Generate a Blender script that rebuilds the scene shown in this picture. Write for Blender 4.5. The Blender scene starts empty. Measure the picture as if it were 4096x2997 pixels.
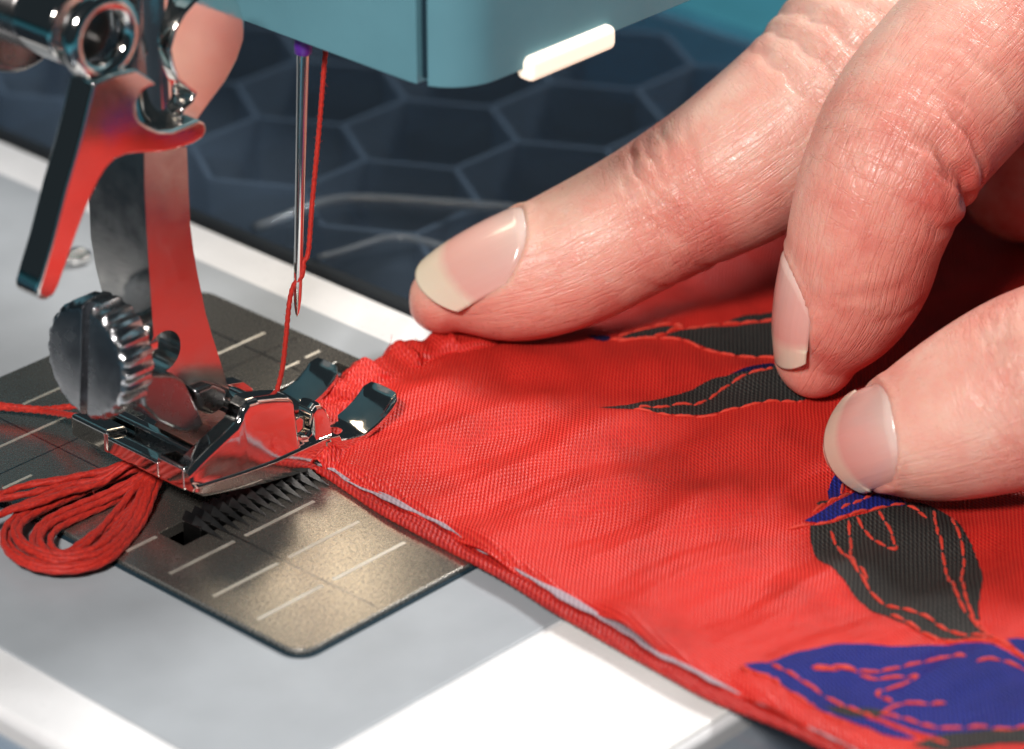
import bpy, bmesh, math, random
import numpy as np
from mathutils import Vector, Matrix
from mathutils.geometry import delaunay_2d_cdt

# All lengths below are millimetres in the machine's own frame:
# +x runs from the foot towards the person sewing, -y to the free end of the arm, +z up, z = 0 the needle plate.
MM = 0.001
random.seed(7)
rng = np.random.default_rng(7)
scene = bpy.context.scene
COL = scene.collection

# ------------------------------------------------------------------ camera, world, lamps, exposure
cam_d = bpy.data.cameras.new('camera')
cam = bpy.data.objects.new('camera', cam_d)
COL.objects.link(cam)
cam.location = (-0.26338, -0.24561, 0.18747)
cam.rotation_euler = (math.radians(62.5), 0, math.radians(-47.0))
cam_d.lens = 123.05
cam_d.sensor_width = 36
cam_d.clip_start = 0.01
cam_d.clip_end = 20
cam_d.dof.use_dof = True
cam_d.dof.focus_distance = 0.385
cam_d.dof.aperture_fstop = 22
scene.camera = cam

world = bpy.data.worlds.new('World')
scene.world = world
world.use_nodes = True
bg = world.node_tree.nodes['Background']
bg.inputs[0].default_value = (0.30, 0.42, 0.5, 1)
bg.inputs[1].default_value = 0.055

def area_lamp(name, loc, aim, size, power, colour, size_y=None):
    d = bpy.data.lights.new(name, 'AREA')
    d.energy = power
    d.color = colour
    d.size = size * MM
    if size_y:
        d.shape = 'RECTANGLE'
        d.size_y = size_y * MM
    o = bpy.data.objects.new(name, d)
    COL.objects.link(o)
    o.location = Vector(loc) * MM
    v = (Vector(aim) - Vector(loc)).normalized()
    o.rotation_euler = v.to_track_quat('-Z', 'Y').to_euler()
    return o

ml = area_lamp('machine_lamp', (4, 36, 47.6), (0, 30, 0), 16, 0.0045, (1.0, 0.80, 0.58), 12)
ml.data.spread = math.radians(130)
area_lamp('window_light', (390, -60, 455), (0, -10, 0), 120, 3.1, (1.0, 0.98, 0.96))
area_lamp('room_lamp', (-435, -218, 416), (0, -5, 0), 90, 3.7, (1.0, 0.94, 0.90))

scene.view_settings.view_transform = 'Standard'
scene.view_settings.look = 'None'
scene.view_settings.exposure = 0.0
scene.view_settings.gamma = 1.0
scene.cycles.max_bounces = 8
scene.cycles.diffuse_bounces = 1
scene.cycles.transparent_max_bounces = 12
scene.cycles.use_denoising = True
scene.cycles.caustics_reflective = True
scene.cycles.sample_clamp_indirect = 6

# ------------------------------------------------------------------ helpers
def empty(name, loc=(0, 0, 0)):
    o = bpy.data.objects.new(name, None)
    o.empty_display_size = 0.005
    COL.objects.link(o)
    o.location = Vector(loc) * MM
    return o

def tag(o, label, cat=None, group=None, kind=None):
    if label: o['label'] = label
    if cat: o['category'] = cat
    if group: o['group'] = group
    if kind: o['kind'] = kind
    return o

def mesh_obj(name, verts, faces, mat, parent=None, smooth=True, bevel=0, seg=3, sub=0, sharp=0):
    me = bpy.data.meshes.new(name)
    v = np.asarray(verts, dtype=float) * MM
    me.from_pydata(v.tolist(), [], faces)
    bm = bmesh.new(); bm.from_mesh(me)
    bmesh.ops.recalc_face_normals(bm, faces=bm.faces)
    bm.to_mesh(me); bm.free()
    if smooth:
        me.polygons.foreach_set('use_smooth', [True] * len(me.polygons))
    if sharp: me.set_sharp_from_angle(angle=math.radians(sharp))
    if mat: me.materials.append(mat)
    o = bpy.data.objects.new(name, me)
    COL.objects.link(o)
    if parent:
        o.parent = parent
        o.matrix_parent_inverse = Matrix.Translation(-parent.location)
    if bevel:
        m = o.modifiers.new('bevel', 'BEVEL')
        m.width = bevel * MM; m.segments = seg
        m.limit_method = 'ANGLE'; m.angle_limit = math.radians(28)
        m.harden_normals = True
    if sub:
        m = o.modifiers.new('sub', 'SUBSURF'); m.levels = sub; m.render_levels = sub
    return o

def box_vf(x0, x1, y0, y1, z0, z1):
    v = [(x, y, z) for z in (z0, z1) for y in (y0, y1) for x in (x0, x1)]
    f = [(0, 2, 3, 1), (4, 5, 7, 6), (0, 1, 5, 4), (2, 6, 7, 3), (0, 4, 6, 2), (1, 3, 7, 5)]
    return v, f

def box(name, x0, x1, y0, y1, z0, z1, mat, parent=None, bevel=0.3, seg=3):
    v, f = box_vf(x0, x1, y0, y1, z0, z1)
    return mesh_obj(name, v, f, mat, parent, bevel=bevel, seg=seg)

def prism_y(name, prof, y0, y1, mat, parent=None, bevel=0.3, seg=3):
    """profile in (x, z) pushed from y0 to y1"""
    n = len(prof)
    v = [(x, y0, z) for x, z in prof] + [(x, y1, z) for x, z in prof]
    f = [tuple(range(n)), tuple(range(2 * n - 1, n - 1, -1))]
    f += [(i, (i + 1) % n, n + (i + 1) % n, n + i) for i in range(n)]
    return mesh_obj(name, v, f, mat, parent, bevel=bevel, seg=seg)

def prism_z(name, prof, z0, z1, mat, parent=None, bevel=0.3, seg=3):
    n = len(prof)
    v = [(x, y, z0) for x, y in prof] + [(x, y, z1) for x, y in prof]
    f = [tuple(range(n)), tuple(range(2 * n - 1, n - 1, -1))]
    f += [(i, (i + 1) % n, n + (i + 1) % n, n + i) for i in range(n)]
    return mesh_obj(name, v, f, mat, parent, bevel=bevel, seg=seg)

def loft_vf(rings, closed=True, caps=True):
    n = len(rings[0])
    v = [p for r in rings for p in r]
    f = []
    for i in range(len(rings) - 1):
        for j in range(n if closed else n - 1):
            a, b = i * n + j, i * n + (j + 1) % n
            f.append((a, b, b + n, a + n))
    if caps:
        f.append(tuple(range(n - 1, -1, -1)))
        f.append(tuple(range((len(rings) - 1) * n, len(rings) * n)))
    return v, f

def smooth_line(pts, step):
    """Catmull-Rom through pts, resampled about every step mm"""
    P = [np.array(p, float) for p in pts]
    P = [2 * P[0] - P[1]] + P + [2 * P[-1] - P[-2]]
    out = []
    for i in range(1, len(P) - 2):
        n = max(2, int(np.linalg.norm(P[i + 1] - P[i]) / step))
        for k in range(n):
            t = k / n
            a, b, c, d = P[i - 1], P[i], P[i + 1], P[i + 2]
            out.append(.5 * ((2 * b) + (-a + c) * t + (2 * a - 5 * b + 4 * c - d) * t * t + (-a + 3 * b - 3 * c + d) * t ** 3))
    out.append(P[-2])
    return np.array(out)

def tube_vf(path, rad, sides=8, twist=0.0, lobes=0, lobe_amp=0.0, flat=1.0):
    path = np.asarray(path, float)
    n = len(path)
    T = np.gradient(path, axis=0)
    T /= np.linalg.norm(T, axis=1)[:, None] + 1e-9
    up = np.array([0, 0, 1.0])
    rings = []
    s = 0
    for i in range(n):
        if i: s += np.linalg.norm(path[i] - path[i - 1])
        side = np.cross(T[i], up)
        if np.linalg.norm(side) < .05: side = np.array([1.0, 0, 0])
        side /= np.linalg.norm(side)
        nn = np.cross(side, T[i])
        r = rad[i] if hasattr(rad, '__len__') else rad
        ring = []
        for j in range(sides):
            a = 2 * math.pi * j / sides
            rr = r * (1 + lobe_amp * math.cos(lobes * (a - twist * s))) if lobes else r
            ring.append(path[i] + side * rr * math.cos(a) + nn * rr * math.sin(a) * flat)
        rings.append(ring)
    return loft_vf(rings)

def merge_vf(parts):
    V, Fc = [], []
    for v, f in parts:
        o = len(V)
        V += [tuple(p) for p in v]
        Fc += [tuple(i + o for i in q) for q in f]
    return V, Fc

def cyl_vf(c0, c1, r, n=32, r1=None):
    c0, c1 = np.array(c0, float), np.array(c1, float)
    t = (c1 - c0) / np.linalg.norm(c1 - c0)
    a = np.cross(t, (0, 0, 1.0) if abs(t[2]) < .9 else (1.0, 0, 0)); a /= np.linalg.norm(a)
    b = np.cross(t, a)
    r1 = r if r1 is None else r1
    ring = lambda c, q: [c + a * q * math.cos(2 * math.pi * k / n) + b * q * math.sin(2 * math.pi * k / n) for k in range(n)]
    return loft_vf([ring(c0, r), ring(c1, r1)])

def torus_vf(c, axis, R, r, n=40, m=12):
    c = np.array(c, float); t = np.array(axis, float); t /= np.linalg.norm(t)
    a = np.cross(t, (0, 0, 1.0) if abs(t[2]) < .9 else (1.0, 0, 0)); a /= np.linalg.norm(a)
    b = np.cross(t, a)
    V, Fc = [], []
    for i in range(n):
        A = 2 * math.pi * i / n
        d = a * math.cos(A) + b * math.sin(A)
        for j in range(m):
            B = 2 * math.pi * j / m
            V.append(c + d * (R + r * math.cos(B)) + t * r * math.sin(B))
    for i in range(n):
        for j in range(m):
            Fc.append((i * m + j, ((i + 1) % n) * m + j, ((i + 1) % n) * m + (j + 1) % m, i * m + (j + 1) % m))
    return V, Fc

def cut(o, cutters):
    """subtract closed meshes (v, f in mm) from o, baked into its mesh"""
    V, Fc = merge_vf(cutters)
    c = mesh_obj('cutter', V, Fc, None, smooth=False)
    m = o.modifiers.new('cut', 'BOOLEAN')
    m.object = c; m.operation = 'DIFFERENCE'; m.solver = 'EXACT'
    # openings are cut before the edges are eased
    while o.modifiers[0] != m:
        o.modifiers.move(len(o.modifiers) - 1, 0)
    bev = [(q.width, q.segments) for q in o.modifiers if q.type == 'BEVEL']
    for q in [q for q in o.modifiers if q.type == 'BEVEL']: o.modifiers.remove(q)
    dg = bpy.context.evaluated_depsgraph_get()
    me = bpy.data.meshes.new_from_object(o.evaluated_get(dg))
    o.modifiers.clear()
    old = o.data; o.data = me; bpy.data.meshes.remove(old)
    cm = c.data; bpy.data.objects.remove(c); bpy.data.meshes.remove(cm)
    for w, s in bev:
        q = o.modifiers.new('bevel', 'BEVEL'); q.width = w; q.segments = s
        q.limit_method = 'ANGLE'; q.angle_limit = math.radians(28); q.harden_normals = True
    me.polygons.foreach_set('use_smooth', [True] * len(me.polygons))

# ------------------------------------------------------------------ materials
def new_mat(name):
    m = bpy.data.materials.new(name); m.use_nodes = True
    nt = m.node_tree
    return m, nt, nt.nodes, nt.links, nt.nodes['Principled BSDF']

def coords(nt, scale=1000.0):
    tc = nt.nodes.new('ShaderNodeTexCoord')
    mp = nt.nodes.new('ShaderNodeMapping')
    s = scale if hasattr(scale, '__len__') else (scale,) * 3
    mp.inputs['Scale'].default_value = s
    nt.links.new(tc.outputs['Object'], mp.inputs['Vector'])
    return mp.outputs['Vector']

def noise(nt, vec, scale, detail=4, rough=.5):
    n = nt.nodes.new('ShaderNodeTexNoise')
    n.inputs['Scale'].default_value = scale
    n.inputs['Detail'].default_value = detail
    n.inputs['Roughness'].default_value = rough
    nt.links.new(vec, n.inputs['Vector'])
    return n.outputs['Fac']

def ramp(nt, fac, stops):
    r = nt.nodes.new('ShaderNodeValToRGB')
    els = r.color_ramp.elements
    while len(els) < len(stops): els.new(.5)
    for e, (p, c) in zip(els, stops):
        e.position = p
        e.color = c if hasattr(c, '__len__') else (c, c, c, 1)
    nt.links.new(fac, r.inputs['Fac'])
    return r.outputs['Color']

def bump(nt, height, strength, dist_mm, normal=None):
    b = nt.nodes.new('ShaderNodeBump')
    b.inputs['Strength'].default_value = strength
    b.inputs['Distance'].default_value = dist_mm * MM
    nt.links.new(height, b.inputs['Height'])
    if normal: nt.links.new(normal, b.inputs['Normal'])
    return b.outputs['Normal']

def math_n(nt, op, a, b=None, c=None):
    n = nt.nodes.new('ShaderNodeMath'); n.operation = op
    for i, q in enumerate((a, b, c)):
        if q is None: continue
        if isinstance(q, (int, float)): n.inputs[i].default_value = q
        else: nt.links.new(q, n.inputs[i])
    return n.outputs[0]

def plastic(name, col, rough=.35, spec=.5, mottled=.06, bumps=.04):
    m, nt, N, Lk, p = new_mat(name)
    v = coords(nt)
    n = noise(nt, v, .12, 5)
    c0 = tuple(c * (1 - mottled) for c in col) + (1,)
    c1 = tuple(min(1, c * (1 + mottled)) for c in col) + (1,)
    Lk.new(ramp(nt, n, [(.3, c0), (.7, c1)]), p.inputs['Base Color'])
    n2 = noise(nt, v, .9, 6, .6)
    Lk.new(ramp(nt, n2, [(.3, max(0, rough - .07)), (.75, rough + .1)]), p.inputs['Roughness'])
    p.inputs['Specular IOR Level'].default_value = spec
    Lk.new(bump(nt, noise(nt, v, 5, 3), bumps, .1), p.inputs['Normal'])
    return m

def metal(name, col, rough=.08, smudge=.06, scratch=.02):
    m, nt, N, Lk, p = new_mat(name)
    v = coords(nt)
    p.inputs['Metallic'].default_value = 1
    p.inputs['Base Color'].default_value = (*col, 1)
    n = noise(nt, v, .35, 6, .6)
    Lk.new(ramp(nt, n, [(.35, rough), (.75, rough + smudge)]), p.inputs['Roughness'])
    if scratch:
        v2 = coords(nt, (300, 300, 4000))
        Lk.new(bump(nt, noise(nt, v2, 1.5, 3), scratch, .1), p.inputs['Normal'])
    return m

M = {}
M['white'] = plastic('white_plastic', (.86, .87, .88), .32)
M['cream'] = plastic('bright_white_plastic', (.93, .93, .91), .28)
M['grey'] = plastic('grey_plastic', (.40, .435, .465), .4)
M['teal'] = plastic('teal_plastic', (.12, .29, .35), .5, .4, .05)
M['teal_table'] = plastic('teal_tabletop', (.05, .25, .33), .5, .4, .1)
M['seam'] = plastic('dark_seam', (.01, .03, .045), .6, .3)
M['chrome'] = metal('polished_chrome', (.82, .80, .77), .04, .10, .03)
M['chrome_soft'] = metal('satin_steel', (.62, .61, .59), .16, .12, .05)
M['dark_steel'] = metal('dark_steel', (.30, .30, .31), .22, .12, .03)
M['black_steel'] = metal('blackened_steel', (.10, .10, .10), .3, .15, .05)
M['knob'] = metal('thumb_screw_steel', (.55, .56, .58), .2, .12, .04)
M['purple'] = plastic('purple_paint', (.10, .02, .30), .4, .5)
M['dark_base'] = plastic('dark_base', (.020, .025, .030), .5, .3)

M['pit'] = plastic('dark_pit', (.006, .006, .006), .9, .05)

def plate_material():
    m, nt, N, Lk, p = new_mat('sparkling_nickel_plate')
    v = coords(nt)
    p.inputs['Metallic'].default_value = .9
    n = noise(nt, v, .08, 4)
    Lk.new(ramp(nt, n, [(.3, (.42, .40, .36, 1)), (.7, (.52, .49, .44, 1))]), p.inputs['Base Color'])
    grain = noise(nt, v, 3.2, 5, .7)
    Lk.new(ramp(nt, grain, [(.35, .20), (.7, .34)]), p.inputs['Roughness'])
    vo = N.new('ShaderNodeTexVoronoi'); vo.inputs['Scale'].default_value = 3.5
    Lk.new(v, vo.inputs['Vector'])
    sep = N.new('ShaderNodeSeparateColor'); Lk.new(vo.outputs['Color'], sep.inputs[0])
    h = math_n(nt, 'ADD', grain, math_n(nt, 'MULTIPLY', sep.outputs[0], .5))
    Lk.new(bump(nt, h, .22, .05), p.inputs['Normal'])
    return m
M['plate'] = plate_material()
M['score'] = metal('bright_score', (1.0, .96, .86), .55, .15, .3)

def lamp_material():
    m, nt, N, Lk, p = new_mat('lit_lamp_cover')
    p.inputs['Base Color'].default_value = (.9, .86, .8, 1)
    p.inputs['Emission Color'].default_value = (1.0, .80, .58, 1)
    p.inputs['Emission Strength'].default_value = .75
    return m
M['lamp'] = lamp_material()

def acrylic(name, tint, gloss_rough=.06, mixed=.12):
    """clear plastic sheet: lets most light straight through, mirrors more at grazing angles"""
    m, nt, N, Lk, p = new_mat(name)
    N.remove(p)
    out = N['Material Output']
    tr = N.new('ShaderNodeBsdfTransparent'); tr.inputs[0].default_value = (*tint, 1)
    gl = N.new('ShaderNodeBsdfGlossy'); gl.inputs['Roughness'].default_value = gloss_rough
    gl.inputs['Color'].default_value = (.9, .95, 1, 1)
    lw = N.new('ShaderNodeLayerWeight'); lw.inputs['Blend'].default_value = .5
    fr = math_n(nt, 'MULTIPLY_ADD', math_n(nt, 'POWER', lw.outputs['Facing'], 4.0), .55, .03)
    mx = N.new('ShaderNodeMixShader')
    Lk.new(fr, mx.inputs[0]); Lk.new(tr.outputs[0], mx.inputs[1]); Lk.new(gl.outputs[0], mx.inputs[2])
    df = N.new('ShaderNodeBsdfDiffuse'); df.inputs[0].default_value = (.33, .38, .43, 1)
    m2 = N.new('ShaderNodeMixShader'); m2.inputs[0].default_value = mixed
    Lk.new(mx.outputs[0], m2.inputs[1]); Lk.new(df.outputs[0], m2.inputs[2])
    Lk.new(m2.outputs[0], out.inputs['Surface'])
    return m
M['acrylic'] = acrylic('smoky_clear_acrylic', (.85, .9, .95), .08, .02)
M['rib'] = acrylic('frosted_rib_acrylic', (.7, .8, .88), .25, .34)
M['rim'] = acrylic('clear_rim_acrylic', (.6, .66, .7), .12, .30)

def fabric_material(name, base, thread, period=.40, rough=.42, sheen=.25, spec=.5, amp=.8):
    """woven twill: ridges run diagonally to the grain, yarn floats break them into short dashes"""
    m, nt, N, Lk, p = new_mat(name)
    v = coords(nt)
    wob = N.new('ShaderNodeTexNoise'); wob.inputs['Scale'].default_value = .05; wob.inputs['Detail'].default_value = 2
    Lk.new(v, wob.inputs['Vector'])
    wv = N.new('ShaderNodeVectorMath'); wv.operation = 'MULTIPLY_ADD'
    wv.inputs[1].default_value = (1.6, 1.6, 0); Lk.new(wob.outputs['Color'], wv.inputs[0]); Lk.new(v, wv.inputs[2])
    sp = N.new('ShaderNodeSeparateXYZ'); Lk.new(wv.outputs[0], sp.inputs[0])
    u = math_n(nt, 'MULTIPLY', math_n(nt, 'SUBTRACT', math_n(nt, 'MULTIPLY', sp.outputs[0], .62), math_n(nt, 'MULTIPLY', sp.outputs[1], .78)), 2 * math.pi / period)
    w = math_n(nt, 'MULTIPLY', math_n(nt, 'ADD', math_n(nt, 'MULTIPLY', sp.outputs[0], .95), math_n(nt, 'MULTIPLY', sp.outputs[1], .3)), 2 * math.pi / (period * 1.5))
    su = math_n(nt, 'SINE', u)
    sw = math_n(nt, 'SINE', math_n(nt, 'ADD', w, math_n(nt, 'MULTIPLY', u, .5)))
    h = math_n(nt, 'ADD', math_n(nt, 'MULTIPLY', su, .6), math_n(nt, 'MULTIPLY', sw, .4))
    slub = noise(nt, v, 2.2, 4, .7)
    h2 = math_n(nt, 'ADD', h, math_n(nt, 'MULTIPLY', slub, .9))
    f = ramp(nt, math_n(nt, 'MULTIPLY_ADD', h2, .28, .38), [(.12, (*[c * .6 for c in base], 1)), (.45, (*base, 1)), (.85, (*thread, 1))])
    fade = N.new('ShaderNodeMix'); fade.data_type = 'RGBA'; fade.blend_type = 'MULTIPLY'; fade.inputs[0].default_value = 1
    Lk.new(f, fade.inputs[6])
    Lk.new(ramp(nt, noise(nt, v, .09, 5, .65), [(.3, .74), (.5, .95), (.72, 1.0)]), fade.inputs[7])
    Lk.new(fade.outputs[2], p.inputs['Base Color'])
    p.inputs['Roughness'].default_value = rough
    p.inputs['Specular IOR Level'].default_value = spec
    p.inputs['Sheen Weight'].default_value = sheen
    p.inputs['Sheen Roughness'].default_value = .4
    p.inputs['Sheen Tint'].default_value = (*thread, 1)
    Lk.new(bump(nt, h2, amp, .12), p.inputs['Normal'])
    return m
M['red'] = fabric_material('red_satin_twill', (.75, .019, .018), (.95, .085, .045), .40, .38, .05, .42, .7)
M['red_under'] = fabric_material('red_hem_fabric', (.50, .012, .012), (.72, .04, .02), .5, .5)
M['lining'] = fabric_material('pale_lining', (.42, .33, .37), (.55, .45, .50), .5, .8, .02, .1, .3)  # darkened lilac grey holds the shade between the red edges
M['charcoal'] = fabric_material('charcoal_printed_twill', (.026, .027, .028), (.12, .115, .10), .46, .6, .03, .25, 1.0)
M['blue'] = fabric_material('blue_printed_twill', (.008, .012, .15), (.028, .055, .44), .46, .6, .05, .3, .8)
M['navy'] = fabric_material('navy_printed_twill', (.010, .010, .06), (.03, .03, .12), .46, .6, .05, .3, .8)

def yarn_material(name, base, hi, scale):
    m, nt, N, Lk, p = new_mat(name)
    v = coords(nt)
    n = noise(nt, v, scale, 4, .7)
    Lk.new(ramp(nt, n, [(.3, (*base, 1)), (.7, (*hi, 1))]), p.inputs['Base Color'])
    p.inputs['Roughness'].default_value = .62
    p.inputs['Sheen Weight'].default_value = .08
    Lk.new(bump(nt, n, .6, .1), p.inputs['Normal'])
    return m
M['thread'] = yarn_material('red_thread', (.34, .004, .003), (.66, .028, .010), 3)  # reds deepened to take in the shadow of the machine head
M['stitch'] = yarn_material('red_embroidery_thread', (.60, .018, .010), (.82, .07, .03), 4)

# ------------------------------------------------------------------ setting: table top
v, f = box_vf(-1500, 1500, -1500, 1500, -62, -58)
o = mesh_obj('tabletop', v, f, M['teal_table'], smooth=False)
tag(o, 'teal table surface behind the clear extension table', kind='structure')

# ------------------------------------------------------------------ sewing machine
machine = empty('sewing_machine', (-40, 20, -58))
tag(machine, 'white sewing machine arm with teal head, steel needle plate and lifter lever', 'sewing machine')

def rounded_rect(x0, x1, y0, y1, r, n=6):
    out = []
    for cx, cy, a0 in ((x1 - r, y1 - r, 0), (x0 + r, y1 - r, 90), (x0 + r, y0 + r, 180), (x1 - r, y0 + r, 270)):
        for k in range(n + 1):
            a = math.radians(a0 + 90 * k / n)
            out.append((cx + r * math.cos(a), cy + r * math.sin(a)))
    return out

arm = prism_z('free_arm', rounded_rect(-85.5, 5, -64, 190, 2.5), -58, -1.05, M['white'], machine, 1.2, 4)
panel = box('arm_panel', -78, -2.8, -39.6, 190, -3.5, -.80, M['grey'], machine, .25)
o = box('end_cover', -66.8, 4.2, -63.4, -40.2, -3.5, -.75, M['cream'], machine, .35)
tag(o, 'bright white end cover of the free arm')
v, f = box_vf(-80, -67.4, -62.5, -40.2, -3, -.9)
mesh_obj('arm_strip', v, f, M['white'], machine, bevel=.3)

plate = prism_z('needle_plate', rounded_rect(-59, -9.2, -26, 43, 2.2), -1.3, 0, M['plate'], machine, .35, 3)
cut(arm, [box_vf(-57, -11, -12, 30, -14, 3)])
cut(panel, [box_vf(-57, -11, -12, 30, -14, 3)])
gap = prism_z('plate_gap', rounded_rect(-59.45, -8.8, -26.45, 43.4, 2.5), -.84, -.62, M['seam'], plate, .05)
cut(gap, [box_vf(-57, -11, -12, 30, -14, 3)])
tag(plate, 'sparkling steel needle plate with scored guide lines')
cut(plate, [box_vf(-52.5, -21, -1.3, 2.6, -4, 3), box_vf(-50, -11.6, 12.6, 17.2, -4, 3), box_vf(-34, -14, 5.6, 8.6, -4, 3)])
box('slot_shade_liner', -56.9, -11.1, -11.9, 29.9, -13.9, -6.2, M['pit'], plate, .2)  # near-black liner; the shade inside the slots is put into its colour

def score(x0, x1, y, w=.46):
    v, f = box_vf(x0, x1, y - w / 2, y + w / 2, -.1, .035)
    mesh_obj('guide_line', v, f, M['score'], plate, smooth=False)
for y in (-4.6, -11.3, -18.0):
    score(-57.4, -48.2, y); score(-46.6, -36.0 + .3 * (y + 18) * -.1, y)
score(-57.4, -53.2, 2.2)
for x0, x1, y in ((-43.4, -36.9, 35.8), (-58, -41.9, 29.9), (-57.6, -53.5, 22.3), (-20, -12.2, 28.8), (-17.5, -14.6, 20.4), (-13.4, -11.0, 20.6), (-57, -50, 36.2), (-36, -25, 35.8)):
    score(x0, x1, y, .36)
v, f = box_vf(-47.5, -47.3, -25, -3, -.1, .02)
mesh_obj('cross_groove', v, f, M['dark_steel'], plate, smooth=False)
v, f = box_vf(-47.5, -47.3, 18, 42, -.1, .02)
mesh_obj('cross_groove', v, f, M['dark_steel'], plate, smooth=False)
v, f = box_vf(-57.5, -10.5, 24.9, 25.1, -.1, .02)
mesh_obj('cross_groove', v, f, M['dark_steel'], plate, smooth=False)
v, f = box_vf(-16.3, -16.05, 18, 42, -.1, .02)
mesh_obj('cross_groove', v, f, M['dark_steel'], plate, smooth=False)

# feed dogs: toothed bars standing in their slots
def feed_dog(x0, x1, y0, y1, z, parent):
    bar = box('feed_dog', x0, x1, y0 + .3, y1 - .1, -6.1, z - .9, M['black_steel'], parent, .1)
    n = int((x1 - x0) / 1.25)
    for i in range(n):
        xa = x0 + (x1 - x0) * i / n
        xb = x0 + (x1 - x0) * (i + .92) / n
        xm = (xa + xb) / 2
        v = [(xa, y1, z - .9), (xb, y1, z - .9), (xm, y1, z), (xa, y0 + 1.6, z - .9), (xb, y0 + 1.6, z - .9), (xm, y0 + 1.6, z), (xm, y0 - 2.7, .10), (xm, y0 - .25, -.4)]  # long spike over the plate builds in the tooth's dark reflection and shadow
        fc = [(0, 1, 2), (0, 3, 4, 1), (1, 4, 5, 2), (2, 5, 3, 0), (3, 5, 6), (5, 4, 6), (3, 6, 7), (6, 4, 7), (3, 7, 4)]
        mesh_obj('tooth_and_reflection', v, fc, M['black_steel'], bar, smooth=False)
feed_dog(-49.5, -31, -1.0, 2.2, 1.5, machine)
feed_dog(-48, -22, 13.0, 16.8, .6, machine)

# head with lamp
prof = []
for cx, cy, r, a0 in ((9, 150, 5, 0), (-22, 150, 6, 90), (-21.5, -11.5, 6.5, 180), (9, -13, 5, 270)):
    for k in range(9):
        a = math.radians(a0 + 90 * k / 8)
        prof.append((cx + r * math.cos(a), cy + r * math.sin(a)))
head = prism_z('head_housing', prof, 48.6, 175, M['teal'], machine, 1.6, 4)
tag(head, 'teal head housing above the needle, out of focus')
cut(head, [box_vf(-29.5, -26.6, -13.9, -12.7, 40, 200)])
box('housing_seam', -27.2, -26.2, -13.85, -12.75, 49.2, 175, M['seam'], head, .1)
lamp = box('lamp_cover', -17.6, -4.2, -19.2, -16.8, 47.2, 49.9, M['lamp'], head, .8, 4)
tag(lamp, 'glowing warm white lamp strip under the head')

# presser bar, lifter lever and their collars (top left)
v, f = cyl_vf((-44.5, 10, 40), (-44.5, 10, 150), 3.6, 40)
mesh_obj('presser_bar', v, f, M['chrome'], machine, bevel=.3)
v, f = cyl_vf((-55.5, 7.0, 57.4), (-55.5, 70, 57.4), 3.9, 40)
rod = mesh_obj('lifter_shaft', v, f, M['chrome'], machine, bevel=.4)
v, f = cyl_vf((-55.5, 15.5, 57.4), (-55.5, 20.5, 57.4), 7.0, 48)
mesh_obj('collar', v, f, M['dark_steel'], rod, bevel=.8)
v, f = torus_vf((-54.8, 4.6, 57.0), (0, 1, 0), 3.7, 1.0)
mesh_obj('retaining_ring', v, f, M['chrome'], rod)
v, f = cyl_vf((-54.8, 6.6, 57.0), (-54.8, 8.5, 57.0), 3.2, 32)
mesh_obj('hole_shade_disc', v, f, M['black_steel'], rod, bevel=.4)  # black disc puts the darkness of the ring's hole into its colour

lever_prof = [(-57.52, 53.28), (-54.84, 53.43), (-51.87, 53.12), (-49.86, 51.43), (-48.83, 50.32), (-50.04, 50.5), (-51.15, 50.25), (-51.76, 49.35), (-51.77, 48.26), (-51.23, 47.2), (-50.08, 46.14), (-48.54, 45.15), (-46.72, 44.57), (-44.85, 44.58), (-43.09, 44.63), (-42.12, 43.92), (-41.85, 43.02), (-42.34, 42.26), (-43.74, 42), (-46, 42.11), (-48.58, 42.54), (-51, 43.32), (-53.04, 43.79), (-54.5, 43.76), (-55.63, 43.13), (-56.55, 42.13), (-57.49, 40.74), (-58.45, 39.06), (-59.45, 36.98), (-60.61, 34.35), (-61.75, 31.9), (-62.43, 30.92), (-63.52, 30.7), (-64.64, 31.52), (-64.7, 32.35), (-64.08, 34.06), (-62.89, 37.16), (-61.1, 42.7), (-59.83, 46.09), (-58.92, 48.74), (-58.13, 51.43)]
lever = prism_y('lifter_lever', lever_prof, 4, 7.6, M['chrome'], machine, .45, 4)
for vt in lever.data.vertices: vt.co.y -= .10 * (vt.co.z - .042)
tag(lever, 'chrome lever with a hooked end mirroring the red cloth')
tab_prof = [(-45.33, 50.66), (-45.7, 52.75), (-44.84, 54.67), (-43.52, 56.06), (-41.85, 57.06), (-39.64, 57.61), (-37.17, 56.71), (-35.67, 54.79), (-35.06, 52.86), (-35.29, 50.76), (-36.35, 48.75), (-38.11, 46.85), (-40.1, 45.43), (-41.96, 43.98), (-42.88, 43.36), (-43.99, 43.81), (-44.68, 44.84), (-44.25, 45.81), (-42.96, 46.32), (-42.55, 46.9), (-43.5, 47.8), (-44.68, 48.96)]
tab = prism_y('clamp_tab', tab_prof, 5, 7.2, M['chrome'], machine, .5, 4)
tag(tab, 'rounded chrome tab mirroring the hand')
blk = [(-47.06, 60.93), (-42.73, 59.72), (-43.02, 54.88), (-43.28, 50.48), (-43.46, 47.52), (-45.57, 47.66), (-47.85, 48.86), (-48.44, 51.04), (-47.8, 55.29)]
prism_y('clamp_block', blk, 7.3, 16, M['dark_steel'], machine, .5, 3)
v, f = cyl_vf((-47.2, 8.4, 46.8), (-47.2, 15, 46.8), 2.7, 32)
mesh_obj('pivot_pin', v, f, M['black_steel'], machine, bevel=.4)

# small screw head on the arm, behind the lever
cx, cy = [(-13.62, 61.05)][0]
v, f = cyl_vf((cx, cy, -.4), (cx, cy, .5), 1.7, 28)
o = mesh_obj('arm_screw', v, f, M['chrome'], machine, bevel=.35)
cut(o, [box_vf(cx - 3, cx + 3, cy - .3, cy + .3, .15, 1)])

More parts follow.
